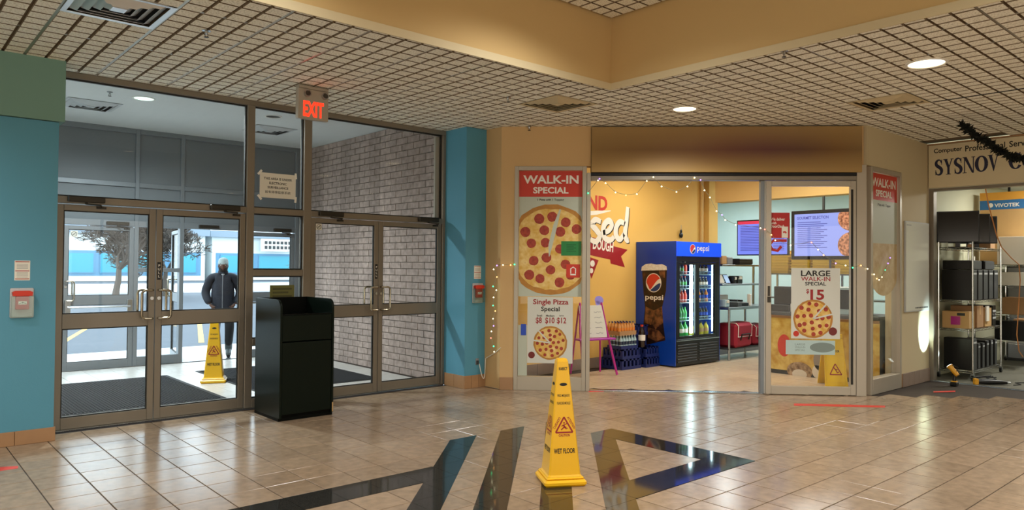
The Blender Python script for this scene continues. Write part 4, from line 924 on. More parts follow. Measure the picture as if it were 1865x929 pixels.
def chpts(px_, dep): return [FC.w(FC.at(u, v, dep)[0], dep, FC.at(u, v, dep)[1]) for u, v in px_]
string_lights('string lights hanging down the beige corner left of the poster window', chpts([(937, 480), (930, 481), (916, 481), (905, 482), (899, 489), (905, 503), (898, 520), (904, 527), (899, 540), (898, 555), (902, 565), (898, 579), (899, 592), (895, 602), (894, 614), (899, 629), (900, 639)], -.02), 'gowpwogwwgowpwrgw')
string_lights('string lights swagged across the left half of the shop opening', chpts([(1071, 350), (1089, 327), (1092, 324), (1103, 332), (1121, 349), (1140, 354), (1160, 352), (1178, 328), (1190, 321), (1205, 338), (1232, 348), (1252, 338), (1265, 322)], -.03), 'gwpwwowwwwwww')
string_lights('string lights running from the head track down over the sliding panel', chpts([(1265, 322), (1276, 326), (1283, 345), (1293, 358), (1305, 383), (1315, 390), (1321, 399), (1340, 408), (1385, 414), (1393, 416), (1405, 426), (1412, 436), (1440, 445), (1478, 440), (1490, 453), (1500, 463), (1522, 478), (1540, 482), (1553, 486), (1568, 482), (1580, 488)], -.03), 'wpwwwpwwwrowwrwopwgow')
string_lights('short string of lights hanging across the narrow side window', [FB.w(FB.at(u, v, -.025)[0], -.025, FB.at(u, v, -.025)[1]) for u, v in ((1592, 498), (1597, 506), (1601, 508), (1606, 503), (1612, 490), (1617, 478), (1621, 468))], 'wowwgpp')
# whiteboard
t = thing('whiteboard', 'tall blank whiteboard in a thin frame on the beige side wall', 'whiteboard', FB.w(0, 0), 0); a = FB.at(1646, 402); b = FB.at(1692, 565); x1 = min(b[0], 1.96)
MB().box(a[0], x1, -.02, -.0005, b[1], a[1], .003).build('frame', 'grey_lt', t); MB().box(a[0]+.015, x1-.015, -.023, -.0205, b[1]+.015, a[1]-.015).build('writing_surface', 'white_board', t)
m = MB(); [m.rect(x1-.5+.05*i, x1-.462+.05*i, b[1]+.04, b[1]+.06, -.0236) for i in range(9)]; tag(m.build('small_print', 'grey_dk', t), kind='stuff')
m = MB(); [m.rect(a[0]+.04+.04*i, a[0]+.07+.04*i, a[1]-.06, a[1]-.045, -.0236) for i in range(4)]; tag(m.build('pencil_marks', 'grey', t), kind='stuff')
# garland over the computer shop sign
mat('garland', '#12170f', .8); rnd = random.Random(4); g0 = hit(1750, 224, (0, 0, 1), CEIL-.10); g1 = hit(1862, 292, (1, 0, 0), 10.2); t = thing('garland', 'dark tinsel garland hanging from the ceiling before the SYSNOV sign', 'garland', g0)
P = [Vector((0, 0, 0)).lerp(g1-g0, i/16)+Vector((0, 0, -.05*math.sin(math.pi*i/16)+rnd.uniform(-.015, .015))) for i in range(17)]
P += [P[-1]+Vector((.05*i, -.16*i, .0+.02*i*i)) for i in range(1, 5)]
MB().tube(P, .012, 5).build('core', 'garland', t); m = MB()
for i in range(len(P)-1):
    for q in range(55):
        p = P[i].lerp(P[i+1], rnd.random()); d = Vector((rnd.gauss(0, 1), rnd.gauss(0, 1), rnd.gauss(0, 1))).normalized(); o = d.orthogonal().normalized()*.013; l = rnd.uniform(.03, .085)
        m.poly([p-o, p+d*l*.5-o*1.3, p+d*l, p+d*l*.5+o*1.3, p+o])
tag(m.build('needles', 'garland', t), kind='stuff')
# ------------------------------------------------------------------ pizza shop contents
# drinks fridge: local x along its front, y into depth, origin front left bottom
FX, FY, FWD, FDP, FH = 9.27, 6.72, 1.20, .775, 1.935
t = thing('drinks_fridge', 'blue two door drinks fridge with cola glass picture on its side', 'fridge', (FX, FY, .0065))
mat('fridge_blue', '#0b3fa6', .28); mat('fridge_header', '#1450e0', .3, emit='#1048e8', estr=.55); mat('tube_light', '#f2ffff', .4, emit='#d8fbff', estr=14.)
MB().box(0, .012, .004, FDP, .02, FH, .002).build('side_panel', 'fridge_blue', t); MB().box(FWD-.012, FWD, .004, FDP, .02, FH, .002).build('side_panel', 'fridge_blue', t)
MB().box(.0125, FWD-.0125, FDP-.03, FDP, .02, FH-.01).build('back_panel', 'white', t); MB().box(.0125, FWD-.0125, .03, FDP-.031, FH-.03, FH-.005).build('top_panel', 'black', t)
h_ = MB().box(.0, FWD, -.02, .003, 1.705, FH-.004, .004).build('header', 'fridge_header', t)
m = MB(); text(m, 'pepsi', .68, 1.825, w=.33, h=.115, y=-.0215, bold=.012); m.build('header_lettering', 'print_white', h_)
mat('pep_red', '#d23a2a', .35); mat('pep_blue', '#143a78', .35)
def globe(parent, cx, cz, r, y, sx=1., frame_y=None):
    o = MB().disc(cx, cz, r, y, 32).build('emblem', 'print_white', parent)
    def seg(f, up):
        pts = []
        for i in range(25):
            a = (math.pi*i/24); x = -math.cos(a)
            pts.append((x, math.sqrt(max(0, 1-x*x))*(1 if up else -1)))
        base = [(x, f(x)) for x in [1-2*i/24 for i in range(25)]]
        pts = [(x, z) for x, z in pts]; q = [(x, z) for x, z in base if abs(z) < math.sqrt(max(0, 1-x*x))]
        return [(x, z) for x, z in pts if (z > f(x) if up else z < f(x))]+q
    for f, up, mt in ((lambda x: -.28+.62*x+.25*math.sin(2.4*x), True, 'pep_red'), (lambda x: -.52+.34*x+.2*math.sin(2.2*x), False, 'pep_blue')):
        pts = seg(f, up)
        if len(pts) > 2: MB().poly([(cx+x*r*.92, y-.0006, cz+z*r*.92) for x, z in pts]).build('emblem_field', mt, o)
globe(h_, .40, 1.82, .075, -.0215)
MB().box(.0125, FWD-.0125, .004, .03, 1.62, 1.703, .003).build('upper_fascia', 'black', t)
MB().box(.0125, FWD-.0125, .004, .05, .02, .425, .003).build('lower_fascia', 'black', t)
MB().box(.02, FWD-.02, -.004, .003, .395, .41).build('lower_trim', 'metal', t)
for x0 in (.05, .62):
    for i in range(7): MB().box(x0, x0+.50, -.008, .003, .07+i*.042, .09+i*.042, .003).build('grille_slat', 'grey_dk', t)
MB().box(.0125, .06, .004, .06, .426, 1.619).build('jamb', 'black', t); MB().box(FWD-.085, FWD-.0125, .004, .06, .426, 1.619).build('jamb', 'black', t)
for x0, x1 in ((.062, .575), (.577, FWD-.087)):
    d = MB(); e = .045; d.box(x0, x0+e, .006, .05, .43, 1.615, .003); d.box(x1-e, x1, .006, .05, .43, 1.615, .003); d.box(x0+e, x1-e, .006, .05, .43, .47); d.box(x0+e, x1-e, .006, .05, 1.575, 1.615); d = d.build('sliding_door', 'black', t)
    MB().box(x0+e, x1-e, .024, .030, .472, 1.573).build('pane', 'glass_fridge', d)
mat('fridge_in', '#8fb0c0', .4)
MB().box(.06, FWD-.06, FDP-.07, FDP-.032, .43, 1.62).build('liner', 'fridge_in', t); MB().box(.0125, FWD-.0125, .06, FDP-.04, .40, .43).build('inner_floor', 'fridge_in', t)
MB().tube([(.50, .075, .50), (.50, .075, 1.60)], .022, 10).build('light_tube', 'tube_light', t); MB().tube([(1.085, .075, .50), (1.085, .075, 1.60)], .010, 8).build('light_tube', 'tube_light', t)
for zx in (.70, .98, 1.20, 1.42):
    sh = MB(); sh.box(.064, FWD-.09, .10, FDP-.08, zx-.008, zx)
    for i in range(30): sh.tube([(.07+i*.0345, .098, zx), (.07+i*.0345, .098, zx+.045)], .0022, 4)
    sh.tube([(.065, .098, zx+.045), (FWD-.09, .098, zx+.045)], .003, 4); sh.build('shelf', 'fridge_in', t)
# picture of a cola glass on the side (frame facing -X)
S = Frame(FX, FY+FDP, -math.pi/2)    # x: 0 at the back edge .. FDP at the front


spot_mat('cola', '#160804', '#3a1a0a', 9, .55, .4, soft=.1, c3='#6a3818'); spot_mat('foam', '#d8d2c0', '#f4f2ea', 30, .5, .6, soft=.2); spot_mat('ice', '#3a1e10', '#8a5a34', 12, .5, .4, soft=.12); spot_mat('mist', '#2a66c8', '#9cc4f0', 40, .56, .4, soft=.06)
SR = (0, 0, -math.pi/2)
def side_poly(pts, name, mt, y, parent=t): return MB().poly([(a, y, b) for a, b in pts]).build(name, mt, parent, (-.0008, FDP, 0) if parent is t else (0, 0, 0), SR if parent is t else (0, 0, 0))
def su(u, v): p = hit(u, v, (1, 0, 0), FX); return (FY+FDP-p.y, p.z-.0065)
prof = [(1169, 486), (1172, 530), (1175, 560), (1172, 590), (1178, 628)]; profr = [(1212, 620), (1208, 590), (1206, 560), (1213, 530), (1215, 486)]
gl = side_poly([su(*p) for p in prof+profr], 'cola_glass', 'cola', -.0006)
fm = [(1168, 493), (1169, 486), (1176, 481), (1186, 480), (1196, 482), (1206, 481), (1214, 485), (1215, 492)]; side_poly([su(*p) for p in fm], 'foam', 'foam', -.0010, gl)
for pts in ([(1176, 558), (1192, 566), (1186, 592), (1174, 588)], [(1192, 565), (1206, 558), (1208, 588), (1194, 600), (1188, 590)], [(1180, 596), (1200, 602), (1211, 615), (1196, 622), (1180, 615)], [(1200, 490), (1212, 492), (1211, 506), (1202, 505)]): side_poly([su(*p) for p in pts], 'ice_cube', 'ice', -.0009, gl)
g_ = su(1190.5, 515); globe(gl, g_[0], g_[1], .15, -.0014)
m = MB(); w_ = su(1191.5, 543); text(m, 'pepsi', w_[0], w_[1], w=.35, h=.105, y=-.0014, bold=.02); m.build('lettering', 'print_white', gl)
# bottles and cans in the fridge, each its own thing
def bottle_mesh(kind, h, r, liquid, cap, lab):
    m = MB(); m.lathe([(0, 0), (r*.9, 0), (r, r*.2), (r, h*.30)], n=10); m.mi = 1; m.lathe([(r*1.01, h*.30), (r*1.01, h*.55)], n=10); m.mi = 0
    m.lathe([(r, h*.55), (r, h*.62), (r*.75, h*.75), (r*.36, h*.88), (r*.36, h*.92)], n=10); m.mi = 2; m.lathe([(r*.42, h*.92), (r*.42, h), (0, h)], n=10); return m.mesh(kind, [liquid, lab, cap])
for n_, c_ in (('liq_red', '#c8402c'), ('liq_green', '#2f9a3e'), ('liq_cola', '#1c0c08'), ('liq_orange', '#d9822c'), ('liq_clear', '#a9c4cc'), ('liq_yellow', '#cfc23a'), ('liq_dark', '#23324a'), ('liq_amber', '#c98b4a')): mat(n_, c_, .12, spec=.7)
BM = {'red': bottle_mesh('soda_bottle', .20, .033, 'liq_red', 'print_white', 'print_red'), 'green': bottle_mesh('soda_bottle', .21, .033, 'liq_green', 'print_green', 'print_green'), 'cola': bottle_mesh('soda_bottle', .20, .033, 'liq_cola', 'pepsi_blue', 'pepsi_blue'),
      'colaw': bottle_mesh('soda_bottle', .18, .031, 'liq_cola', 'print_white', 'print_white'), 'orange': bottle_mesh('soda_bottle', .2, .033, 'liq_orange', 'print_white', 'pepsi_blue'), 'big': bottle_mesh('soda_bottle', .245, .05, 'liq_green', 'print_green', 'print_white'), 'yellow': bottle_mesh('soda_bottle', .22, .045, 'liq_yellow', 'grey_dk', 'cardboard_lt'),
      'dark': bottle_mesh('soda_bottle', .19, .032, 'liq_dark', 'print_red', 'liq_green')}
lay = [(.432, ['big']*4, ['yellow']*4, 'bottom shelf'), (.701, ['green']*6, ['cola']*6, 'second shelf from below'), (.981, ['red']*5, ['orange', 'cola', 'orange', 'cola', 'orange'], 'middle shelf'), (1.201, ['dark']*5, ['colaw']*6, 'second shelf from the top'), (1.421, ['red', 'dark', 'colaw', 'dark', 'red'], ['colaw']*5, 'top shelf')]
CN = {'big': 'large green soda bottles', 'yellow': 'yellow drink bottles', 'green': 'green soda bottles', 'cola': 'cola bottles with blue labels', 'red': 'red soda bottles', 'orange': 'orange soda bottles', 'dark': 'dark soda bottles with green labels', 'colaw': 'cola bottles with white labels'}
for z, A, B, nm in lay:
    for side, ks, x0, x1 in (('left', A, .12, .46), ('right', B, .635, 1.04)):
        for i, k_ in enumerate(ks):
            x = x0+(x1-x0)*i/(len(ks)-1); o = link('soda_bottle', BM[k_], None, (FX+x, FY+.165, .0065+z+.001))
            tag(o, '%s, %s, %s fridge door' % (CN[k_].replace('bottles', 'bottle'), nm, side), 'bottle', '%s, %s, %s door' % (CN[k_], nm, side))
# drink crates and packs beside the fridge
def crate(label, x, y, z, w, d, h, mt='blue_crate', rz=0.):
    t = thing('drink_crate', label, 'crate', (x, y, z), rz, 'blue drink crates by the fridge'); e = .012
    MB().box(-w/2, w/2, -d/2, d/2, 0, .012).build('bottom', mt, t)
    for nm, b, ax in (('side', (-w/2, w/2, -d/2, -d/2+e), 0), ('side', (-w/2, w/2, d/2-e, d/2), 0), ('side', (-w/2, -w/2+e, -d/2+e, d/2-e), 1), ('side', (w/2-e, w/2, -d/2+e, d/2-e), 1)):
        m = MB(); L0, L1 = (b[0], b[1]) if ax == 0 else (b[2], b[3])
        def bx(a, c, z0, z1): m.box(*( (a, c, b[2], b[3], z0, z1) if ax == 0 else (b[0], b[1], a, c, z0, z1)))
        bx(L0, L1, .012, h*.30); n = 5; st_ = (L1-L0)/n
        for i in range(n): bx(L0+i*st_, L0+i*st_+st_*.45, h*.30, h)
        bx(L0, L1, h*.86, h); m.build(nm, mt, t)
    return t
crate('lower left blue drink crate on the floor by the yellow wall', 8.63, 7.25, .0065, .44, .40, .155)
crate('upper left blue drink crate stacked under the bottle packs', 8.64, 7.25, .163, .42, .38, .15)
crate('lower blue drink crate on the floor touching the fridge side', 9.09, 7.22, .0065, .34, .42, .155)
crate('upper blue drink crate stacked beside the fridge side', 9.09, 7.22, .163, .33, .40, .15)
crate('topmost blue drink crate behind the big dark bottle', 9.00, 7.33, .48, .42, .26, .16)
o = tag(MB().box(8.80, 9.20, 7.22, 7.44, .315, .478, .004).build('drink_case', 'blue_crate'), 'plain blue case under the topmost drink crate', 'case')
pb = bottle_mesh('pack_bottle', .19, .03, 'liq_amber', 'blue_crate', 'liq_orange'); pw = bottle_mesh('pack_bottle', .2, .03, 'liq_clear', 'print_white', 'liq_dark')
def pack(label, x, y, z, nx, ny, me, tray, th=.06):
    t = thing('bottle_pack', label, 'bottle pack', (x, y, z)); s_ = .064
    MB().box(-nx*s_/2-.004, nx*s_/2+.004, -ny*s_/2-.004, ny*s_/2+.004, 0, .004).build('tray_bottom', tray, t)
    m = MB(); w, d = nx*s_/2+.006, ny*s_/2+.006
    for b in ((-w, w, -d, -d+.004), (-w, w, d-.004, d), (-w, -w+.004, -d, d), (w-.004, w, -d, d)): m.box(*b, 0, th)
    m.build('tray', tray, t)
    for i in range(nx):
        for j in range(ny): link('bottle', me, t, (-w+.006+s_*(i+.5), -d+.006+s_*(j+.5), .005))
pack('cardboard tray pack of amber juice bottles on top of the left crates', 8.56, 7.20, .521, 6, 4, pb, 'cardboard')
pack('pack of pale water bottles standing in the left blue crate', 8.60, 7.20, .314, 6, 4, pw, 'blue_crate', .05)
o = link('soda_bottle', bottle_mesh('soda_bottle', .34, .055, 'liq_cola', 'print_red', 'print_white'), None, (8.93, 7.10, .316)); tag(o, 'large dark bottle with white label beside the fridge side', 'bottle')
# small easel menu board
t = thing('easel_board', 'small magenta easel with white menu board near the shop opening', 'easel', (7.72, 6.98, .0065), R(-14))
for x in (-.25, .25):
    MB().tube([(x*1.12, -.16, .012), (x*.9, .02, .62), (x*.72, .10, 1.02)], .016, 6).build('front_leg', 'magenta', t)
    MB().tube([(x*1.0, .22, .012), (x*.72, .125, .98)], .013, 6).build('rear_leg', 'magenta', t)
MB().box(-.30, .30, -.10, .06, .50, .525, .004).build('tray', 'purple', t); M_ = Matrix.Translation((0, .0, .53)) @ Matrix.Rotation(R(-12), 4, 'X')
bd = MB().box(-.21, .21, -.012, .0, 0, .46, .002, M_).build('board', 'white_board', t)
m = MB(); rnd = random.Random(3)
for i in range(5):
    for j in range(2):
        z = .36-.075*i; x = -.17+.2*j; m.ribbon([(x+.02*q, z+rnd.uniform(-.008, .008)) for q in range(7)], .006, -.0135)
for v in m.bm.verts: v.co = M_ @ v.co
tag(m.build('handwriting', 'grey', bd), kind='stuff')
mat('lilac', '#8f86d8', .5); m = MB(); m.disc(.15, .535, .075, -.004, 24, .06); m.disc(.12, .49, .04, -.004, 16); [setattr(v, 'co', M_ @ v.co) for v in m.bm.verts]; m.build('flower_topper', 'lilac', t)
# ornament on wall
p = FW2.at(1238, 425); t = thing('wall_ornament', 'small dark ornament hanging on the yellow wall above the fridge', 'ornament', (p[0], 7.47, p[1])); m = MB(); m.sphere((0, 0, -.03), .05, 10, 1, .4, 1); m.sphere((0, 0, .035), .03, 8, 1, .4, 1); m.build('body', 'black', t); MB().tube([(0, 0, .06), (0, .0, .14)], .004, 4).build('loop', 'steel', t)
# steel work table with two over shelves
t = thing('steel_table', 'stainless steel table with two over shelves right of the fridge', 'table', (10.66, 6.66, .0065)); TW, TD = 1.45, .6
for x in (.03, TW-.03):
    for y in (.03, TD-.03): MB().tube([(x, y, .0), (x, y, .84)], .02, 8).build('leg', 'steel', t)
MB().box(-.06, TW, -.02, TD, .84, .885, .004).build('top', 'steel', t); MB().box(0, TW, .02, TD-.02, .18, .20).build('under_shelf', 'grey_dk', t)
for z in (1.235, 1.56):
    MB().box(-.06, TW, .1, .42, z, z+.03, .003).build('over_shelf', 'steel', t)
for x in (.0, TW-.06): MB().box(x, x+.03, .38, .41, .886, 1.56).build('upright', 'steel', t)
TX, TY, T0 = 10.66, 6.66, .0065
def onshelf(x, y, z): return (TX+x, TY+y, T0+z)
t = thing('tablet', 'white tablet on a stand at left of the middle steel shelf', 'tablet', onshelf(.02, .16, 1.272), R(-10)); q = Matrix.Rotation(R(-25), 4, 'X'); mat('screen_pale', '#a9c4e8', .2, emit='#a8c8f0', estr=.5)
b_ = MB().box(-.07, .07, 0, .012, 0, .17, .003, q).build('body', 'grey', t); MB().box(-.06, .06, -.0015, -.0005, .012, .158, 0, q).build('screen', 'paper', t); MB().box(-.04, .04, .01, .09, 0, .02).build('stand', 'grey_dk', t)
t = thing('tablet', 'blue lit tablet on a stand on the middle steel shelf', 'tablet', onshelf(.215, .16, 1.272), R(8)); MB().box(-.09, .09, 0, .012, 0, .165, .003, q).build('body', 'grey_dk', t); MB().box(-.08, .08, -.0015, -.0005, .012, .153, 0, q).build('screen', 'screen_pale', t); MB().box(-.04, .04, .01, .09, 0, .02).build('stand', 'grey_dk', t)
def gear(name, label, cat, x, y, z, w, d, h, mt, extra=None, rz=0.):
    t = thing(name, label, cat, onshelf(x, y, z+.0012), rz); MB().box(-w/2, w/2, -d/2, d/2, 0, h, min(.01, h*.15)).build('body', mt, t)
    if extra: extra(t, w, d, h)
    return t
def buttons(t, w, d, h):
    for i in range(3):
        for j in range(3): MB().box(-w*.1+i*w*.13, -w*.02+i*w*.13, -d*.35+j*d*.22, -d*.2+j*d*.22, h+.0005, h+.006).build('key', 'grey_lt', t)
    MB().tube([(-w*.35, -d*.42, h+.03), (-w*.35, d*.42, h+.03)], .018, 8).build('handset', 'black', t)
def slot(t, w, d, h): MB().box(-w*.35, w*.35, -d/2-.003, -d/2-.0005, h*.55, h*.7).build('paper_slot', 'grey_lt', t); MB().box(-w*.25, w*.25, -d/2-.012, -d/2-.0035, h*.58, h*.95).build('receipt', 'paper', t)
gear('card_terminal', 'black payment terminal on the middle steel shelf', 'terminal', .38, .2, 1.265, .08, .14, .12, 'black', slot); gear('receipt_printer', 'black receipt printer at right of the middle steel shelf', 'printer', .56, .24, 1.265, .16, .18, .13, 'black', slot)
gear('desk_phone', 'black and white desk phone on the steel table', 'phone', .33, .12, .885, .2, .2, .07, 'grey_dk', buttons, R(10)); gear('desk_phone', 'black desk phone beside the first phone on the steel table', 'phone', .58, .15, .885, .18, .2, .06, 'black', buttons, R(-8)); gear('receipt_printer', 'white and blue label printer at left end of the steel table', 'printer', .02, .12, .885, .12, .14, .12, 'liq_clear', slot)
def flaps(t, w, d, h): MB().box(-w/2, w/2, -.012, .012, h+.0005, h+.002).build('tape', 'cardboard', t)
def edge(t, w, d, h): MB().box(-w/2, w/2, -d/2-.002, -d/2-.0003, h*.42, h*.5).build('lid_seam', 'grey_dk', t)
def cupt(t, w, d, h): MB().lathe([(.036, 0), (.036, .12), (.042, .125), (0, .125)], n=14).build('lid', 'print_white', t)
gear('carton', 'small brown carton at left of the top steel shelf', 'box', .0, .2, 1.59, .14, .2, .14, 'cardboard_lt', flaps); gear('carton', 'grey carton next to the brown one on the top steel shelf', 'box', .17, .2, 1.59, .16, .2, .12, 'grey', flaps); gear('cash_box', 'black flat cash drawer at right of the top steel shelf', 'drawer', .62, .22, 1.59, .42, .3, .10, 'black', edge)
gear('binder_stack', 'stack of white and grey binders on the table under the middle shelf', 'binder', .22, .36, .885, .3, .2, .19, 'grey_lt', edge); gear('paper_cup', 'tall white paper cup at right of the steel table', 'cup', .77, .1, .885, .06, .06, .2, 'print_white', None)
# red delivery bags under the table
def bag(label, x, y, z, w, d, h, rz, flap):
    t = thing('delivery_bag', label, 'bag', (x, y, z), rz, 'red delivery bags under the steel table'); MB().box(-w/2, w/2, -d/2, d/2, 0, h, .04).build('body', 'bag_red', t)
    if flap:
        P = [(-d/2-.008, h*.45), (-d/2-.015, h*.9), (-d/2+.03, h+.006), (d*.2, h+.012)]
        m = MB(); A = [(-w*.42, y_, z_) for y_, z_ in P]; B = [(w*.42, y_, z_) for y_, z_ in P]
        for i in range(3): m.poly([A[i], B[i], B[i+1], A[i+1]])
        m.build('flap', 'bag_red', t); MB().tube([(-w*.42, P[3][0], P[3][1]), A[2], A[1], A[0], B[0], B[1], B[2], (w*.42, P[3][0], P[3][1])], .007, 5).build('piping', 'print_white', t)
    MB().tube([(-w*.25, -d/2-.005, h*.3), (-w*.25, -d/2-.03, h*.55), (w*.25, -d/2-.03, h*.55), (w*.25, -d/2-.005, h*.3)], .012, 5).build('strap', 'black_matte', t); return t
bag('large red delivery bag with white piped flap under the steel table', 11.10, 6.84, .21, .56, .36, .40, R(4), True); bag('second red delivery bag at left under the steel table', 10.70, 7.10, .21, .24, .22, .46, 0, False); bag('third red delivery bag at right under the steel table', 11.74, 6.90, .21, .5, .4, .34, 0, True)
# counter with picture front
mat('counter_front', '#c9a03c', .5); spot_mat('counter_print', '#b98c2e', '#dcc06a', 7, .5, .5, soft=.15)
t = thing('service_counter', 'service counter with a golden printed front behind the sliding glass', 'counter', (10.0, 3.99, .0065)); CL = 1.66
MB().box(0, .7, .03, CL, .0, .86).build('body', 'grey_dk', t); MB().box(-.008, -.0005, .03, CL, .06, .82).build('front_print', 'counter_print', t); MB().box(-.04, .74, .03, CL+.02, .861, .90, .004).build('worktop', 'grey_dk', t); MB().box(-.012, -.009, .03, CL, .81, .85).build('trim_band', 'cardboard', t)
spot_mat('picture_brown', '#6d5238', '#b79a78', 18, .5, .5, soft=.15); mat('picture_grey', '#8c8378', .5); mat('picture_white', '#d8cfc0', .5)
for nm, u, v, r_, rz_, mt in (('mushroom_picture', 1456, 677, .19, .13, 'picture_brown'), ('mushroom_picture', 1494, 657, .10, .15, 'picture_grey'), ('garlic_picture', 1488, 678, .07, .09, 'picture_white'), ('tomato_picture', 1428, 630, .10, .16, 'print_red')):
    p = hit(u, v, (1, 0, 0), 9.99); MB().disc(-(p.y-3.99), p.z, r_, -.0005, 24, rz_).build(nm, mt, t, (-.0095, 0, 0), (0, 0, -math.pi/2))
p = hit(1456, 680, (1, 0, 0), 9.99); MB().disc(-(p.y-3.99), p.z-.02, .11, -.001, 20, .07).build('mushroom_gills', 'picture_white', t, (-.0095, 0, 0), (0, 0, -math.pi/2))
# till equipment on the counter
def onc(name, label, cat, yy, x, w, d, h, mt, extra=None):
    t = thing(name, label, cat, (10.0+x, yy, .0065+.901), -math.pi/2); MB().box(-w/2, w/2, -d/2, d/2, 0, h, .006).build('body', mt, t)
    if extra: extra(t, w, d, h)
def scr(t, w, d, h): MB().box(-w*.42, w*.42, -d/2-.003, -d/2-.0005, h*.2, h*.9).build('screen', 'black_gloss', t)
onc('cash_register', 'black till screen on the counter left of the $15 poster', 'till', 5.48, .3, .34, .12, .36, 'black', scr); onc('cash_box', 'black cash drawer at the left end of the counter', 'drawer', 5.52, .05, .42, .08, .10, 'black', edge)
onc('sauce_rack', 'clear plastic display case at the right of the counter', 'case', 4.55, .3, .5, .4, .38, 'liq_clear', scr); onc('menu_stand', 'white paper menu stand on the counter', 'menu', 5.05, .1, .16, .02, .26, 'paper', edge)
onc('napkin_box', 'white napkin box near the end of the counter', 'box', 5.25, .12, .1, .1, .12, 'print_white', slot)
# menu screens
mat('menu_blue', '#10121c', .3, emit='#7c8cf4', estr=.95); mat('menu_blue2', '#10121c', .3, emit='#a0acf6', estr=.95); mat('menu_ink', '#3c3f9a', .4, emit='#3c40a8', estr=.3); mat('menu_red', '#c03050', .4, emit='#c03050', estr=.5); spot_mat('menu_pizza', '#6b3a28', '#d89a7a', 26, .5, .4, soft=.12)
def tv(label, pts, bez, kind):
    P = [hit(u, v, (1, 0, 0), 10.87) for u, v in pts]; y1, y0 = P[0].y, P[1].y; z1 = (P[0].z+P[1].z)/2; z0 = (P[2].z+P[3].z)/2; w, h = y1-y0, z1-z0
    t = thing('menu_screen', label, 'screen', (10.87, y1, z0), -math.pi/2)
    MB().box(0, w, .0, .05, 0, h, .006).build('casing', 'black', t); o = MB().box(bez, w-bez, -.002, -.0004, bez, h-bez).build('display', 'menu_blue' if kind == 1 else 'menu_blue2', t)
    MB().tube([(w/2, .03, h-.001), (w/2, .03, 2.64-z0)], .02, 8).build('mount', 'grey_dk', t)
    m = MB(); n = 16
    if kind == 1:
        MB().rect(bez, w-bez, h-bez-.05, h-bez, -.003).build('title_bar', 'menu_red', o)
        for i in range(n): z = h-bez-.09-(h-2*bez-.13)*i/n; m.rect(bez+.05, w*.45+.1*((i*7) % 3), z-.005, z+.005, -.003); m.rect(w*.72, w-bez-.05, z-.005, z+.005, -.003)
    else:
        q = MB(); text(q, 'GOURMET SELECTION', bez+.29, h-bez-.06, w=.5, h=.045, y=-.003, bold=.02); q.build('lettering', 'menu_ink', o)
        for i in range(n-2): z = h-bez-.13-(h-2*bez-.17)*i/n; m.rect(bez+.05, bez+.42+.05*((i*5) % 3), z-.005, z+.005, -.003)
        for cz in (h-bez-.09, bez+.16):
            pp = []
            for i in range(28):
                a = 2*math.pi*i/28; pp.append((min(w-bez, w-bez-.02+.2*math.cos(a)), -.0035, max(bez, min(h-bez, cz+.19*math.sin(a)))))
            MB().poly(pp).build('pizza_picture', 'menu_pizza', o)
    tag(m.build('menu_text', 'menu_ink', o), kind='stuff')
tv('blue lit menu screen hanging above the steel table', [(1342, 403), (1436, 396), (1436, 471), (1345, 460)], .02, 1)
tv('wide menu screen titled GOURMET SELECTION behind the sliding glass', [(1441, 391), (1560, 372), (1560, 464), (1441, 481)], .055, 2)
# racks of pizza boxes behind the screens
t = thing('storage_rack', 'steel rack of folded pizza boxes behind the menu screens', 'rack', (12.2, 4.5, .0065))
for y in (0, 1.2, 2.4):
    for x in (0, .45): MB().box(x, x+.03, y, y+.03, 0, 2.0).build('post', 'steel', t)
for z in (.5, 1.0, 1.42): MB().box(0, .48, 0, 2.43, z, z+.025).build('shelf', 'steel', t)
mat('box_yellow', '#ecca56', .7, noise=.05); rnd = random.Random(9); bxm = MB().box(-.165, .165, -.165, .165, 0, .036).box(-.18, .18, -.18, .18, .036, .050, .002).mesh('pizza_box', 'box_yellow')
for c in range(6):
    for i in range(8):
        o = link('pizza_box', bxm, None, (12.44+rnd.uniform(-.01, .01), 4.72+c*.39, .0065+1.4455+i*.0505)); tag(o, 'yellow pizza box, stack %s of rack behind screens' % ('nearest right wall', 'second from right', 'third from right', 'third from left', 'second from left', 'at left end')[c], 'pizza box', 'stack %d of pizza boxes' % (c+1))
# second yellow floor sign inside the glass
t = thing('wet_floor_sign', 'yellow folding wet floor sign standing behind the sliding glass panel', 'safety sign', (9.60, 4.46, .0065), R(-45))
def apanel(y0, y1, w0, w1, h): return [(-w0/2, y0, 0), (w0/2, y0, 0), (w1/2, y1, h), (-w1/2, y1, h)]
for sg_ in (-1, 1):
    tl = math.atan2(.13, .62)*sg_; M_ = Matrix.Translation((0, sg_*.14, 0)) @ Matrix.Rotation(tl, 4, 'X')
    m = MB(); m.prism([(-.145, 0), (.145, 0), (.12, .62), (-.12, .62)], -.008, .008, 'y'); [setattr(v, 'co', M_ @ v.co) for v in m.bm.verts]; pn = m.build('panel', 'yellow2', t)
    if sg_ < 0:
        m = MB(); text(m, 'WET FLOOR', 0, .455, w=.13, h=.03, y=-.0095, bold=.03); [setattr(v, 'co', M_ @ v.co) for q_ in m.sub for v in q_.bm.verts]; m.build('lettering', 'print_black', pn)
        m = MB(); P = [(-.075, .15), (.075, .15), (0, .29)]; [m.ribbon([P[i], P[(i+1) % 3]], .013, -.0095) for i in range(3)]; m.ribbon([(-.03, .25), (.0, .215), (.02, .175), (.04, .185)], .014, -.0095); m.ribbon([(-.015, .22), (.03, .215)], .01, -.0095); [setattr(v, 'co', M_ @ v.co) for v in m.bm.verts]; m.build('slip_symbol', 'print_crimson', pn)
        m = ring_frame(-.125, .125, .05, .41, .008, -.0135, -.0085, bev=0); [setattr(v, 'co', M_ @ v.co) for v in m.bm.verts]; m.build('raised_border', 'yellow2', pn)
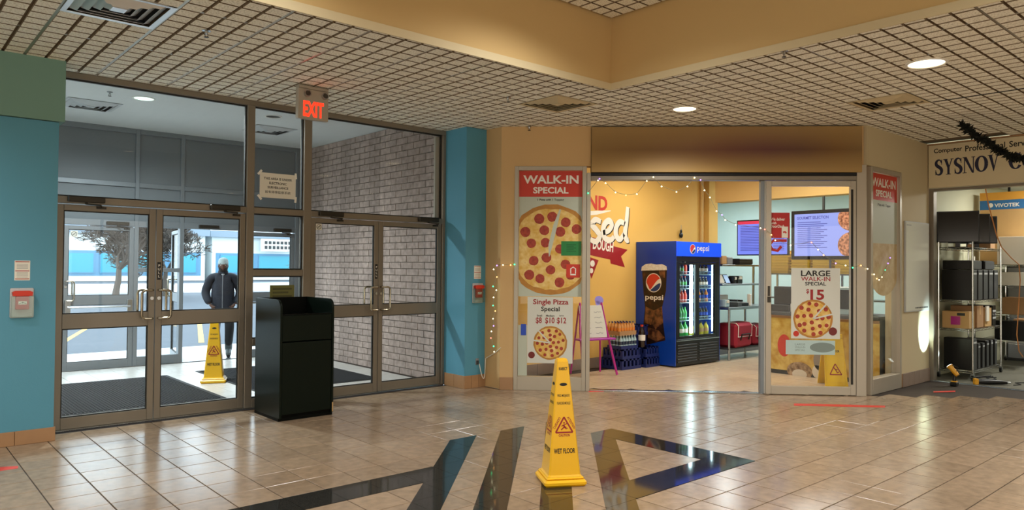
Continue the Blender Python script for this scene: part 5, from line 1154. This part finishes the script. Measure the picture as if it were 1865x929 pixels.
MB().tube([(-.05, 0, .66), (-.05, 0, .70), (.05, 0, .70), (.05, 0, .66)], .012, 6).build('grip', 'yellow2', t); MB().box(-.12, .12, -.016, .016, .61, .665, .004).build('hinge', 'yellow2', t)
# ------------------------------------------------------------------ computer shop
wallbox('floor_computer_shop', 'dark grey floor of the computer shop', [(11.10, 17.5, -3, 4.0, -.1, .001)], 'office_floor', 'floor')
wallbox('wall_computer_left', 'pale wall on the left inside the computer shop', [(11.2, 17.5, 3.9, 3.999, 0, 2.95)], 'office_wall')
wallbox('wall_computer_back', 'pale back wall of the computer shop', [(17.5, 17.6, -3, 4.0, 0, 2.95), (11.2, 17.5, -3.1, -3, 0, 2.95)], 'office_wall')
wallbox('ceiling_computer_shop', 'white ceiling of the computer shop', [(11.3, 17.6, -3, 4.0, 2.955, 3.02)], 'vest_white', 'ceiling')
wallbox('wall_computer_front', 'beige wall beyond the computer shop opening', [(11.1, 11.3, -6, -.5, 0, CEIL), (11.13, 11.3, -.5, 3.8, 2.70, CEIL), (11.36, 11.46, -6, 4.2, 2.7, 3.42)], 'beige_pale')
troffer('bright ceiling panel light inside the computer shop', 13.3, 2.45, 2.95, 1.2, .6, TROF_W*2.6, 'troffer_lens', (1, .98, .88)); troffer('second ceiling panel light deeper in the computer shop', 15.6, 1.5, 2.95, 1.2, .6, TROF_W*2.4, 'troffer_lens', (1, .98, .88))
jm = fthing('trim_7', 'metal frame of the computer shop opening', 'frame', FS, 'structure'); MB().box(-.03, .03, .0, .12, 0, 2.66, .003).build('jamb', 'frame', jm); MB().box(.03, 4.27, .0, .12, 2.625, 2.66, .003).build('head', 'frame', jm); MB().box(.03, 4.27, .0, .05, .0015, .008, .002).build('floor_strip', 'metal', jm)
sn = fthing('sign_board', 'cream SYSNOV computer shop sign with dark blue serif letters', 'sign', FS); mat('sign_cream', '#d8caa6', .5, noise=.02); mat('navy', '#1a1c3c', .5)
MB().box(-.02, 4.25, -.05, .0, 2.665, CEIL-.025, .004).build('board', 'sign_cream', sn); MB().box(-.03, 4.26, -.055, .0, CEIL-.022, CEIL-.002, .002).build('top_edge', 'cardboard', sn)
m = MB(); [text(m, w_, x_, 3.165, w=l_, h=.08, y=-.0508, bold=.02) for w_, x_, l_ in (('Computer', .225, .35), ('Professional', .665, .46), ('Services', 1.10, .32))]; m.build('lettering', 'print_black', sn)
# serif capitals drawn as shapes
def serif(ch, x, z, w, h, y, parent):
    m = MB(); tk, tn, sf_ = h*.2, h*.07, h*.05
    def R_(a, b, c, d): m.rect(x+a*w, x+b*w, z+c*h, z+d*h, y)
    def Q(pts): m.poly([(x+a*w, y, z+b*h) for a, b in pts])
    if ch == 'Y': Q([(.08, 1), (.36, 1), (.62, .5), (.40, .44)]); Q([(.80, 1), (.9, 1), (.62, .46), (.54, .5)]); R_(.40, .62, 0, .48); R_(0, .44, .955, 1); R_(.70, 1, .955, 1); R_(.28, .74, 0, .045)
    elif ch == 'N': R_(.12, .2, 0, 1); R_(.82, .9, 0, 1); Q([(.06, 1), (.32, 1), (.9, .0), (.84, -.02), (.74, .0)]); R_(0, .3, .955, 1); R_(.7, 1, .955, 1); R_(0, .32, 0, .045)
    elif ch == 'V': Q([(.08, 1), (.36, 1), (.60, .22), (.50, -.02)]); Q([(.80, 1), (.89, 1), (.53, -.02), (.48, .05)]); R_(0, .46, .955, 1); R_(.68, 1, .955, 1)
    elif ch in 'OC':
        P, ws = [], []; a0, a1 = (0, 2*math.pi) if ch == 'O' else (R(40), R(325))
        for i in range(41):
            a = a0+(a1-a0)*i/40; P.append((x+w*(.5+.40*math.cos(a)), z+h*(.5+.46*math.sin(a)))); ws.append(tn+(tk-tn)*abs(math.cos(a))**1.5)
        m.ribbon(P, ws, y)
        if ch == 'C': R_(.80, .88, .68, 1.0)
    elif ch == 'S':
        K = [(.82, .78), (.70, .93), (.48, .97), (.26, .90), (.18, .75), (.28, .62), (.52, .52), (.76, .40), (.84, .24), (.72, .08), (.48, .03), (.24, .08), (.14, .24)]; P, ws = [], []
        for i in range(len(K)-1):
            p0, p1, p2, p3 = K[max(0, i-1)], K[i], K[i+1], K[min(len(K)-1, i+2)]
            for q in range(4):
                t_ = q/4; f = lambda a, b, c, e: .5*((2*b)+(-a+c)*t_+(2*a-5*b+4*c-e)*t_*t_+(-a+3*b-3*c+e)*t_**3)
                P.append((x+w*f(p0[0], p1[0], p2[0], p3[0]), z+h*f(p0[1], p1[1], p2[1], p3[1])))
        P.append((x+w*K[-1][0], z+h*K[-1][1])); n = len(P); ws = [tn+(tk-tn)*max(0, math.sin(math.pi*(i/(n-1)-.12)/.76)) if .12 < i/(n-1) < .88 else tn for i in range(n)]
        m.ribbon(P, ws, y); R_(.80, .88, .66, .98); R_(.10, .18, .02, .34)
    return m.build('serif_letter', 'navy', parent)
xx = .06
for ch, w in zip('SYSNOV', (.105, .128, .105, .148, .14, .13)): serif(ch, xx, 2.835, w, .215, -.0515, sn); xx += w*1.02
xx = .94
for ch, w in (('C', .14), ('O', .14)): serif(ch, xx, 2.835, w, .215, -.0515, sn); xx += w*1.04
# wire racks
def wire_rack(label, x0, x1, y0, y1, zs, top, casters=True):
    t = thing('wire_rack', label, 'rack', (x0, y0, .0025), 0, 'chrome wire racks in the computer shop'); w, d = x1-x0, y1-y0
    for x in (0, w):
        for y in (0, d):
            p = MB().tube([(x, y, .085), (x, y, top)], .0125, 8).build('post', 'chrome', t)
            MB().lathe([(0, -.02), (.035, -.015), (.035, .015), (0, .02)], n=12, mtx=Matrix.Translation((x, y, .036)) @ Matrix.Rotation(R(90), 4, 'X')).build('caster', 'black', p); MB().box(x-.015, x+.015, y-.022, y+.022, .04, .086).build('caster_fork', 'steel', p)
    for z in zs:
        m = MB(); r_ = .004
        for zz in (z, z-.028):
            m.tube([(0, 0, zz), (w, 0, zz), (w, d, zz), (0, d, zz)], r_, 5, closed=True)
        for a, b, n in (((0, 0), (w, 0), 16), ((w, 0), (w, d), 7), ((w, d), (0, d), 16), ((0, d), (0, 0), 7)):
            m.tube([(a[0]+(b[0]-a[0])*i/n, a[1]+(b[1]-a[1])*i/n, z-(.028 if i % 2 else 0)) for i in range(n+1)], .003, 4)
        for i in range(1, 24): m.tube([(w*i/24, 0, z+.001), (w*i/24, d, z+.001)], .0022, 4)
        m.build('wire_shelf', 'chrome', t)
    return t
RX0, RX1, RY0, RY1 = 11.55, 12.82, 3.40, 3.83
wire_rack('chrome wire rack full of computers nearest the shop opening', RX0, RX1, RY0, RY1, (.125, .705, 1.105, 1.85), 1.93)
wire_rack('second chrome wire rack further inside the computer shop', 13.0, 14.6, 3.1, 3.8, (.45, .85, 1.3, 1.62), 1.75)
def tower(label, x, y, z, w, d, h, rz=0., mt='black', group='computer towers on the wire racks'):
    """front of the tower faces local -y"""
    t = thing('computer_tower', label, 'computer', (x, y, z), rz, group); MB().box(-w/2, w/2, 0, d, 0, h, .006).build('case', mt, t); MB().box(-w/2+.003, w/2-.003, -.012, -.0005, .003, h-.003, .004).build('front_bezel', 'grey_dk', t)
    MB().box(-w*.38, w*.38, -.0145, -.0125, h*.84, h*.9).build('drive_slot', 'grey_lt', t); MB().lathe([(0, -.003), (w*.12, -.003), (w*.12, 0)], n=12, mtx=Matrix.Translation((0, -.0125, h*.35)) @ Matrix.Rotation(R(90), 4, 'X')).build('power_button', 'grey', t); return t
ZB, ZS2, ZS3, ZT = .131, .711, 1.111, 1.856
for i in range(6):
    tower('tower computer %s on the lowest shelf of the nearest rack' % ('at the left', 'second from the left', 'third from the left', 'fourth from the left', 'fifth from the left', 'at the right')[i], RX0+.16+i*.19, RY0-.0+.03, ZB+.0, (.17, .10, .10, .10, .10, .10)[i], .36, (.44, .36, .36, .38, .38, .38)[i])
for i in range(5):
    tower('black tower computer %s on the third shelf of the nearest rack' % ('at the left', 'second from the left', 'in the middle', 'second from the right', 'at the right')[i], RX0+.16+i*.24, RY0+.03, ZS3, .19, .38, .43)
def slab(name, label, cat, x, y, z, w, d, h, mt, rz=0., parts=()):
    t = thing(name, label, cat, (x, y, z), rz); MB().box(-w/2, w/2, -d/2, d/2, 0, h, min(.008, h*.1)).build('body', mt, t)
    for nm, b, m_ in parts: MB().box(*b).build(nm, m_, t)
    return t
for i, (x, nm) in enumerate(((.28, 'lying on the third shelf towers at the left'), (.86, 'lying on the third shelf towers at the right'))):
    slab('desktop_computer', 'flat black desktop computer '+nm, 'computer', RX0+x, RY0+.22, ZS3+.432, .44, .36, .13, 'black', 0, [('front_bezel', (-.21, .21, -.192, -.1805, .01, .12), 'grey_dk')])
def carton(label, x, y, z, w, d, h, rz=0., mt='cardboard', extra=()):
    t = thing('carton', label, 'box', (x, y, z), rz); MB().box(-w/2, w/2, -d/2, d/2, 0, h, .003).build('body', mt, t); MB().box(-.025, .025, -d/2-.0006, -d/2-.0001, h*.6, h).build('tape', 'cardboard_lt', t)
    MB().box(-w/2, w/2, -.0015, .0015, h+.0002, h+.001).build('lid_seam', 'grey_dk', t)
    for nm, b, m_ in extra: MB().box(*b).build(nm, m_, t)
carton('brown carton with a pink label on the second shelf of the nearest rack', RX0+.13, RY0+.22, ZS2, .22, .34, .24, 0, 'cardboard_lt', [('pink_label', (-.1105-.001, -.1102, -.06, .06, .05, .17), 'magenta'), ('black_tab', (-.1115, -.1102, -.12, -.02, .18, .22), 'black')])
carton('dark brown carton at the middle of the second rack shelf', RX0+.50, RY0+.22, ZS2, .28, .34, .31, 0, 'cardboard'); carton('open brown carton at the right of the second rack shelf', RX0+.86, RY0+.22, ZS2, .3, .34, .27, 0, 'cardboard_lt', [('torn_flap', (-.15, -.02, -.19, -.1708, .08, .30), 'paper')])
slab('network_switch', 'stack of black network gear at the right end of the second rack shelf', 'electronics', RX0+1.14, RY0+.22, ZS2, .16, .34, .30, 'black', 0, [('port_row', (-.07, .07, -.173, -.1702, .1, .13), 'grey_lt'), ('port_row', (-.07, .07, -.173, -.1702, .2, .23), 'grey_lt')])
# monitors on top of the rack, turned to the opening
def monitor(label, x, y, z, w, h, rz):
    t = thing('monitor', label, 'monitor', (x, y, z), rz, 'monitors on top of the wire rack'); MB().box(-w/2, w/2, 0, .045, .07, .07+h, .006).build('casing', 'black', t); MB().box(-w/2+.015, w/2-.015, -.0015, -.0003, .09, .055+h).build('screen', 'black_gloss', t); MB().box(-.03, .03, .046, .07, .012, .07+h*.5).build('neck', 'black', t); MB().box(-.12, .12, -.02, .14, 0, .012, .003).build('foot', 'black', t)
monitor('large black monitor facing the opening on top of the nearest rack', RX0+.12, RY0+.22, ZT, .52, .45, R(-72)); monitor('second black monitor behind the large one on the rack', RX0+.42, RY0+.17, ZT, .52, .42, R(-70)); monitor('third black monitor deeper on top of the rack', RX0+.72, RY0+.15, ZT, .50, .40, R(-66))
carton('brown carton at the far end of the rack top', RX0+1.08, RY0+.2, ZT, .22, .3, .43, 0, 'cardboard'); carton('pale carton in front of the tall printed carton on the second rack', 13.12, 3.32, 1.6285, .2, .36, .42, 0, 'paper')
slab('tool_tray', 'small tray of tools at the front of the rack top', 'tray', RX0+.03, RY0+.04, ZT, .05, .05, .04, 'cardboard', 0, [('tool', (-.02, .02, -.01, .01, .0405, .06), 'orange_metal' if 'orange_metal' in MAT else 'grey_lt')])
# tall printed cartons against the left wall at the back
t = thing('tall_carton', 'tall VIVOTEK carton with yellow top and blue band at the back', 'box', (13.28, hit(1826, 390, (1, 0, 0), 13.28).y, 1.6285), -math.pi/2); CW = .62
mat('carton_yellow', '#e0a23c', .7); mat('carton_blue', '#2f6ea6', .6)
MB().box(-CW/2, CW/2, 0, .3, 0, 1.13, .003).build('body', 'cardboard_lt', t); MB().box(-CW/2, CW/2, -.002, -.0003, 1.01, 1.13).build('top_band', 'carton_yellow', t); b_ = MB().box(-CW/2, CW/2, -.002, -.0003, .86, 1.005).build('blue_band', 'carton_blue', t); m = MB(); text(m, 'VIVOTEK', .06, .925, w=.34, h=.06, y=-.0032, bold=.03); m.build('lettering', 'print_white', b_); MB().disc(-.16, .93, .035, -.0032, 14).build('emblem', 'print_white', b_)
slab('stock_cabinet', 'dark cabinet under the tall printed carton', 'cabinet', 15.12, 3.2, .003, .9, 1.2, 1.62, 'grey_dk', 0, [('door', (-.462, -.4505, -.58, -.01, .05, 1.58), 'grey'), ('door', (-.462, -.4505, .01, .58, .05, 1.58), 'grey')])
carton('large brown carton stacked on the second rack top', 14.1, 3.4, 1.6285, .5, .42, .55, 0, 'cardboard_lt'); carton('brown carton on the third shelf of the second rack', 13.5, 3.32, .856, .4, .38, .26, 0, 'cardboard'); carton('white parts box on the upper shelf of the second rack', 13.4, 3.32, 1.306, .5, .4, .2, 0, 'paper', [('red_label', (-.2, .05, -.203, -.2005, .05, .15), 'print_red')])
tower('black tower computer on the floor under the second rack', 13.35, 3.2, .456, .2, .4, .3, 0); carton('brown carton at the low shelf of the second rack', 14.1, 3.3, .456, .5, .4, .3, 0, 'cardboard')
# security camera, cable, tools on the floor
p = hit(1838, 360, (1, 0, 0), 14.0); t = thing('security_camera', 'black security camera hung from the computer shop ceiling', 'camera', (14.0, p.y, 2.945)); MB().tube([(0, 0, 0), (0, 0, -.2), (-.05, 0, -.26)], .02, 8).build('mount', 'black', t); MB().box(-.09, .09, -.14, .05, -.40, -.25, .01).build('body', 'black', t); MB().tube([(-.0, .05, -.31), (0, .22, -.31)], .03, 10).build('lens_barrel', 'black', t)
mat('cable_orange', '#d08a4a', .5); q = [hit(u, v, (0, 1, 0), 2.98) for u, v in ((1795, 344), (1800, 372), (1806, 394), (1815, 428), (1824, 450), (1842, 470), (1856, 482), (1858, 510), (1855, 560), (1852, 610), (1856, 640), (1863, 650))]; c = q[0]
MB().tube([p-c for p in q], .007, 6).build('hanging_cable', 'cable_orange', None, c); tag(bpy.data.objects['hanging_cable'], 'orange cable hanging down in front of the wire racks', 'cable')
# work light (drill-shaped) with battery, shining on the side wall
mat('tool_yellow', '#e0a020', .4); mat('flash_lens', '#ffffff', .3, emit='#e8ffff', estr=6.)
wl_ = onfl(1738, 703); t = thing('work_light', 'yellow and black cordless work light on the floor by the threshold', 'work light', (wl_.x, wl_.y, .0015), R(0))
MB().box(-.05, .05, -.04, .04, 0, .05, .008).build('battery', 'black', t); MB().box(-.03, .03, -.035, .035, .0505, .065, .004).build('battery_clip', 'tool_yellow', t)
MB().tube([(0, 0, .066), (.005, .0, .12), (0, .01, .17)], [.022, .018, .022], 10).build('handle', 'black', t)
tgt = hit(1683, 612, (0, 1, 0), 3.80)-Vector((wl_.x, wl_.y, 0)); hd = Vector((0, .01, .20)); dv = (tgt-hd).normalized()
MB().tube([hd-dv*.08, hd-dv*.03, hd+dv*.03, hd+dv*.075], [.026, .032, .03, .042], 12).build('head', 'tool_yellow', t); MB().tube([hd+dv*.0755, hd+dv*.079], .036, 14).build('lens', 'flash_lens', t)
MB().tube([(-.01, -.03, .19), (-.02, -.05, .25), (.0, .02, .27), (0, .05, .24)], .006, 5).build('hook', 'black', t)
l = bpy.data.lights.new('beam', 'SPOT'); l.energy = 110; l.color = (.68, .95, 1); l.spot_size = R(50); l.spot_blend = .5; l.shadow_soft_size = .012
o = bpy.data.objects.new('beam', l); COL.objects.link(o); o.parent = t; o.location = hd+dv*.085; o.rotation_euler = dv.to_track_quat('-Z', 'Y').to_euler()
p = onfl(1806, 698); t = thing('power_tool', 'long black power tool with yellow end lying on the floor', 'tool', (11.33, 3.12, .003), R(-50)); MB().tube([(-.16, 0, .035), (-.02, 0, .035), (.14, 0, .032), (.2, 0, .03)], [.03, .035, .028, .018], 10).build('body', 'black', t); MB().box(-.21, -.162, -.035, .035, .0, .075, .005).build('yellow_end', 'tool_yellow', t); MB().tube([(.2, 0, .03), (.24, 0, .03)], .014, 8).build('nose', 'metal', t)
t = tag(MB().tube([(11.48, 2.9, .008), (11.62, 2.85, .008), (11.75, 2.95, .008), (11.95, 2.8, .008), (12.2, 2.75, .008), (12.6, 2.5, .008)], .006, 5).build('power_cable', 'black_matte', None), 'black power cable trailing over the computer shop floor', 'cable')
m = MB(); rnd = random.Random(2)
for k_ in range(5): m.tube([(11.42+.09*i+rnd.uniform(-.03, .03), 3.36+rnd.uniform(-.07, .02)-.02*i, .012+.012*k_) for i in range(6)], .008, 5)
tag(m.build('cable_tangle', 'black_matte'), 'tangle of black cables on the floor before the nearest rack', 'cables')
# ------------------------------------------------------------------ the man coming in
mat('skin', '#5a3a2a', .55); mat('beard', '#17110d', .8); mat('jacket', '#121826', .7, bump=.5, bscale=60, noise=.15, nscale=12); mat('jeans', '#0d0e12', .8, noise=.15, nscale=10); mat('boot', '#4e5758', .6, noise=.15); mat('cap_knit', '#a9b8b8', .9, bump=.6, bscale=120, noise=.15, nscale=30); mat('eye_white', '#cfc8be', .3); mat('shirt', '#cfd4d6', .8)
man = thing('person', 'man in dark quilted jacket and grey knit cap stepping through the outer door', 'person', (4.40, 12.15, .0), R(-22)); man.scale = (.955, .955, .94)
def skin_mesh(name, verts, edges, radii, material, parent, root=0, sub=2):
    me = bpy.data.meshes.new(name); me.from_pydata([Vector(v) for v in verts], edges, []); o = link(name, me, parent); me.materials.append(MAT[material])
    md = o.modifiers.new('skin', 'SKIN'); md.use_smooth_shade = True; md.branch_smoothing = .5
    if not me.skin_vertices: bpy.context.view_layer.objects.active = o; me.attributes
    for i, sv in enumerate(me.skin_vertices[0].data):
        r_ = radii[i]; sv.radius = r_ if isinstance(r_, tuple) else (r_, r_); sv.use_root = (i == root)
    sb_ = o.modifiers.new('sub', 'SUBSURF'); sb_.levels = sub; sb_.render_levels = sub
    return o
# figure faces local -y; his left is +x
J = dict(pel=(0, 0, .93), bel=(0, .0, 1.08), che=(0, .01, 1.28), nkb=(0, .0, 1.44), nk=(0, -.02, 1.51), hd=(0, -.03, 1.60), top=(0, -.02, 1.68),
         shl=(.19, .02, 1.40), ell=(.29, .05, 1.13), wrl=(.205, -.115, .935), shr=(-.19, .02, 1.40), elr=(-.29, .05, 1.13), wrr=(-.205, -.115, .935),
         hpl=(.095, .01, .84), knl=(.12, -.16, .56), anl=(.10, .06, .20), hpr=(-.095, .01, .84), knr=(-.11, -.02, .48), anr=(-.11, .02, .10))
def chain(names, rad): return [J[n] for n in names], rad
bn_ = ['pel', 'bel', 'che', 'nkb', 'nk', 'shl', 'ell', 'wrl', 'shr', 'elr', 'wrr', 'hpl', 'knl', 'anl', 'hpr', 'knr', 'anr']
be = [(0, 1), (1, 2), (2, 3), (3, 4), (3, 5), (5, 6), (6, 7), (3, 8), (8, 9), (9, 10), (0, 11), (11, 12), (12, 13), (0, 14), (14, 15), (15, 16)]
body_r = [(.07, .05), (.12, .09), (.14, .1), .07, .055, .05, .042, .032, .05, .042, .032, .05, .045, .035, .05, .045, .035]
skin_mesh('body', [J[n] for n in bn_], be, body_r, 'skin', man)
# head, built as one shaped mesh
m = MB(); H0 = Vector((0, -.03, 1.595))
prof = [(0, -.125), (.035, -.122), (.055, -.10), (.066, -.06), (.074, -.01), (.078, .04), (.072, .085), (.05, .115), (0, .125)]
m.lathe(prof, H0, 20, sx=.98, sy=1.18)
for v in m.bm.verts:
    d = v.co-H0
    if d.y < 0:
        nose = math.exp(-(d.x/.018)**2-((d.z+.012)/.032)**2); v.co.y -= .026*nose
        eye = math.exp(-((abs(d.x)-.033)/.018)**2-((d.z-.014)/.016)**2); v.co.y += .010*eye
        chin = math.exp(-(d.x/.03)**2-((d.z+.105)/.025)**2); v.co.y -= .012*chin
hd = m.build('head', 'skin', man)
for s_ in (-1, 1):
    MB().sphere((s_*.076, -.02, 1.592), .022, 8, .4, .8, 1.4).build('ear', 'skin', hd); e_ = MB().sphere((s_*.032, -.105, 1.609), .011, 8, 1, .7, .8).build('eye', 'eye_white', hd)
    MB().ribbon([(s_*.014, 1.632), (s_*.032, 1.637), (s_*.05, 1.629)], .009, -.1225).build('eyebrow', 'beard', hd)
MB().tube([(-.024, -.112, 1.539), (0, -.121, 1.537), (.024, -.112, 1.539)], [.004, .008, .004], 6).build('mouth', 'sauce', hd)
m = MB(); m.lathe([(0, -.133), (.04, -.13), (.062, -.105), (.074, -.06), (.079, -.025)], H0, 20, sx=.98, sy=1.2)
for f in [f for f in m.bm.faces if (f.calc_center_median()-H0).y > .01]: m.bm.faces.remove(f)
for v in m.bm.verts:
    d = v.co-H0
    if d.z > -.07 and abs(d.x) < .045 and d.y < 0: v.co.z -= .028
m.build('beard', 'beard', man)
m = MB(); m.lathe([(.083, .028), (.087, .034), (.087, .066), (.083, .072), (.082, .09), (.07, .122), (.04, .142), (0, .15)], H0, 22, sx=.98, sy=1.18); m.build('knit_cap', 'cap_knit', man)
# jacket: hips to collar with sleeves
jn = ['pel', 'bel', 'che', 'nkb', 'shl', 'ell', 'wrl', 'shr', 'elr', 'wrr']; jv = [J[n] for n in jn]; jv[0] = (0, 0, .80)
skin_mesh('jacket', jv+[(0, -.005, 1.485)], [(0, 1), (1, 2), (2, 3), (3, 4), (4, 5), (5, 6), (3, 7), (7, 8), (8, 9), (3, 10)], [(.215, .175), (.205, .165), (.21, .155), (.12, .10), .085, .08, .06, .085, .08, .06, .08], 'jacket', man, 1)
m = MB(); m.tube([(0, -.158, .82), (0, -.168, 1.05), (0, -.162, 1.25), (0, -.12, 1.42), (0, -.095, 1.47)], .007, 5); m.build('jacket_zip', 'grey', man)
m = MB(); m.lathe([(.072, 1.455), (.082, 1.47), (.080, 1.515), (.072, 1.515), (.068, 1.47)], (0, -.02, 0), 18); m.build('collar', 'jacket', man); m = MB(); m.sphere((0, -.075, 1.47), .035, 8, 1, .5, 1.1); m.build('shirt', 'shirt', man)
# trousers and boots
skin_mesh('trousers', [(0, .02, .86), J['hpl'], J['knl'], J['anl'], J['hpr'], J['knr'], J['anr']], [(0, 1), (1, 2), (2, 3), (0, 4), (4, 5), (5, 6)], [(.10, .08), .09, .082, .068, .09, .082, .072], 'jeans', man)
def boot(foot, ankle, tip):
    a, p, k_ = Vector(foot), Vector(ankle), Vector(tip)
    m = MB(); m.tube([p, a+Vector((0, 0, .04)), a], [.062, .06, .055], 12); d = (k_-a); n = 8
    m.tube([a-d*.28, a, a+d*.35, a+d*.7, a+d*.95, a+d*1.02], [.036, .05, .048, .046, .036, .015], 10); o = m.build('boot', 'boot', man)
    m = MB(); s = Vector((0, 0, -.032)); m.tube([a-d*.3+s, a+s, a+d*.5+s, a+d*1.0+s], [.03, .042, .044, .03], 8); m.build('boot_sole', 'black_matte', o)
boot((.10, .09, .12), (.10, .055, .24), (.105, -.10, .06)); boot((-.11, .03, .075), (-.11, .02, .17), (-.12, -.17, .072))
# hands tucked into the jacket pockets: palm with five short curled fingers
for s_ in (-1, 1):
    w_ = Vector(J['wrl'] if s_ > 0 else J['wrr']); V = [w_, w_+Vector((-s_*.055, .0, -.045))]; E_ = [(0, 1)]; Rr = [.03, (.036, .022)]
    for i in range(4):
        b_ = V[1]+Vector((-s_*(.02-.012*i), -.02, -.02-.004*i)); V += [b_, b_+Vector((-s_*.022, -.012, -.03)), b_+Vector((-s_*.04, .004, -.038+.004*i))]; k_ = len(V); E_ += [(1, k_-3), (k_-3, k_-2), (k_-2, k_-1)]; Rr += [.010, .009, .008]
    b_ = V[1]+Vector((-s_*.012, -.03, .012)); V += [b_, b_+Vector((-s_*.03, -.012, -.012))]; k_ = len(V); E_ += [(1, k_-2), (k_-2, k_-1)]; Rr += [.011, .009]
    skin_mesh('hand', V, E_, Rr, 'skin', man, 0, 1)
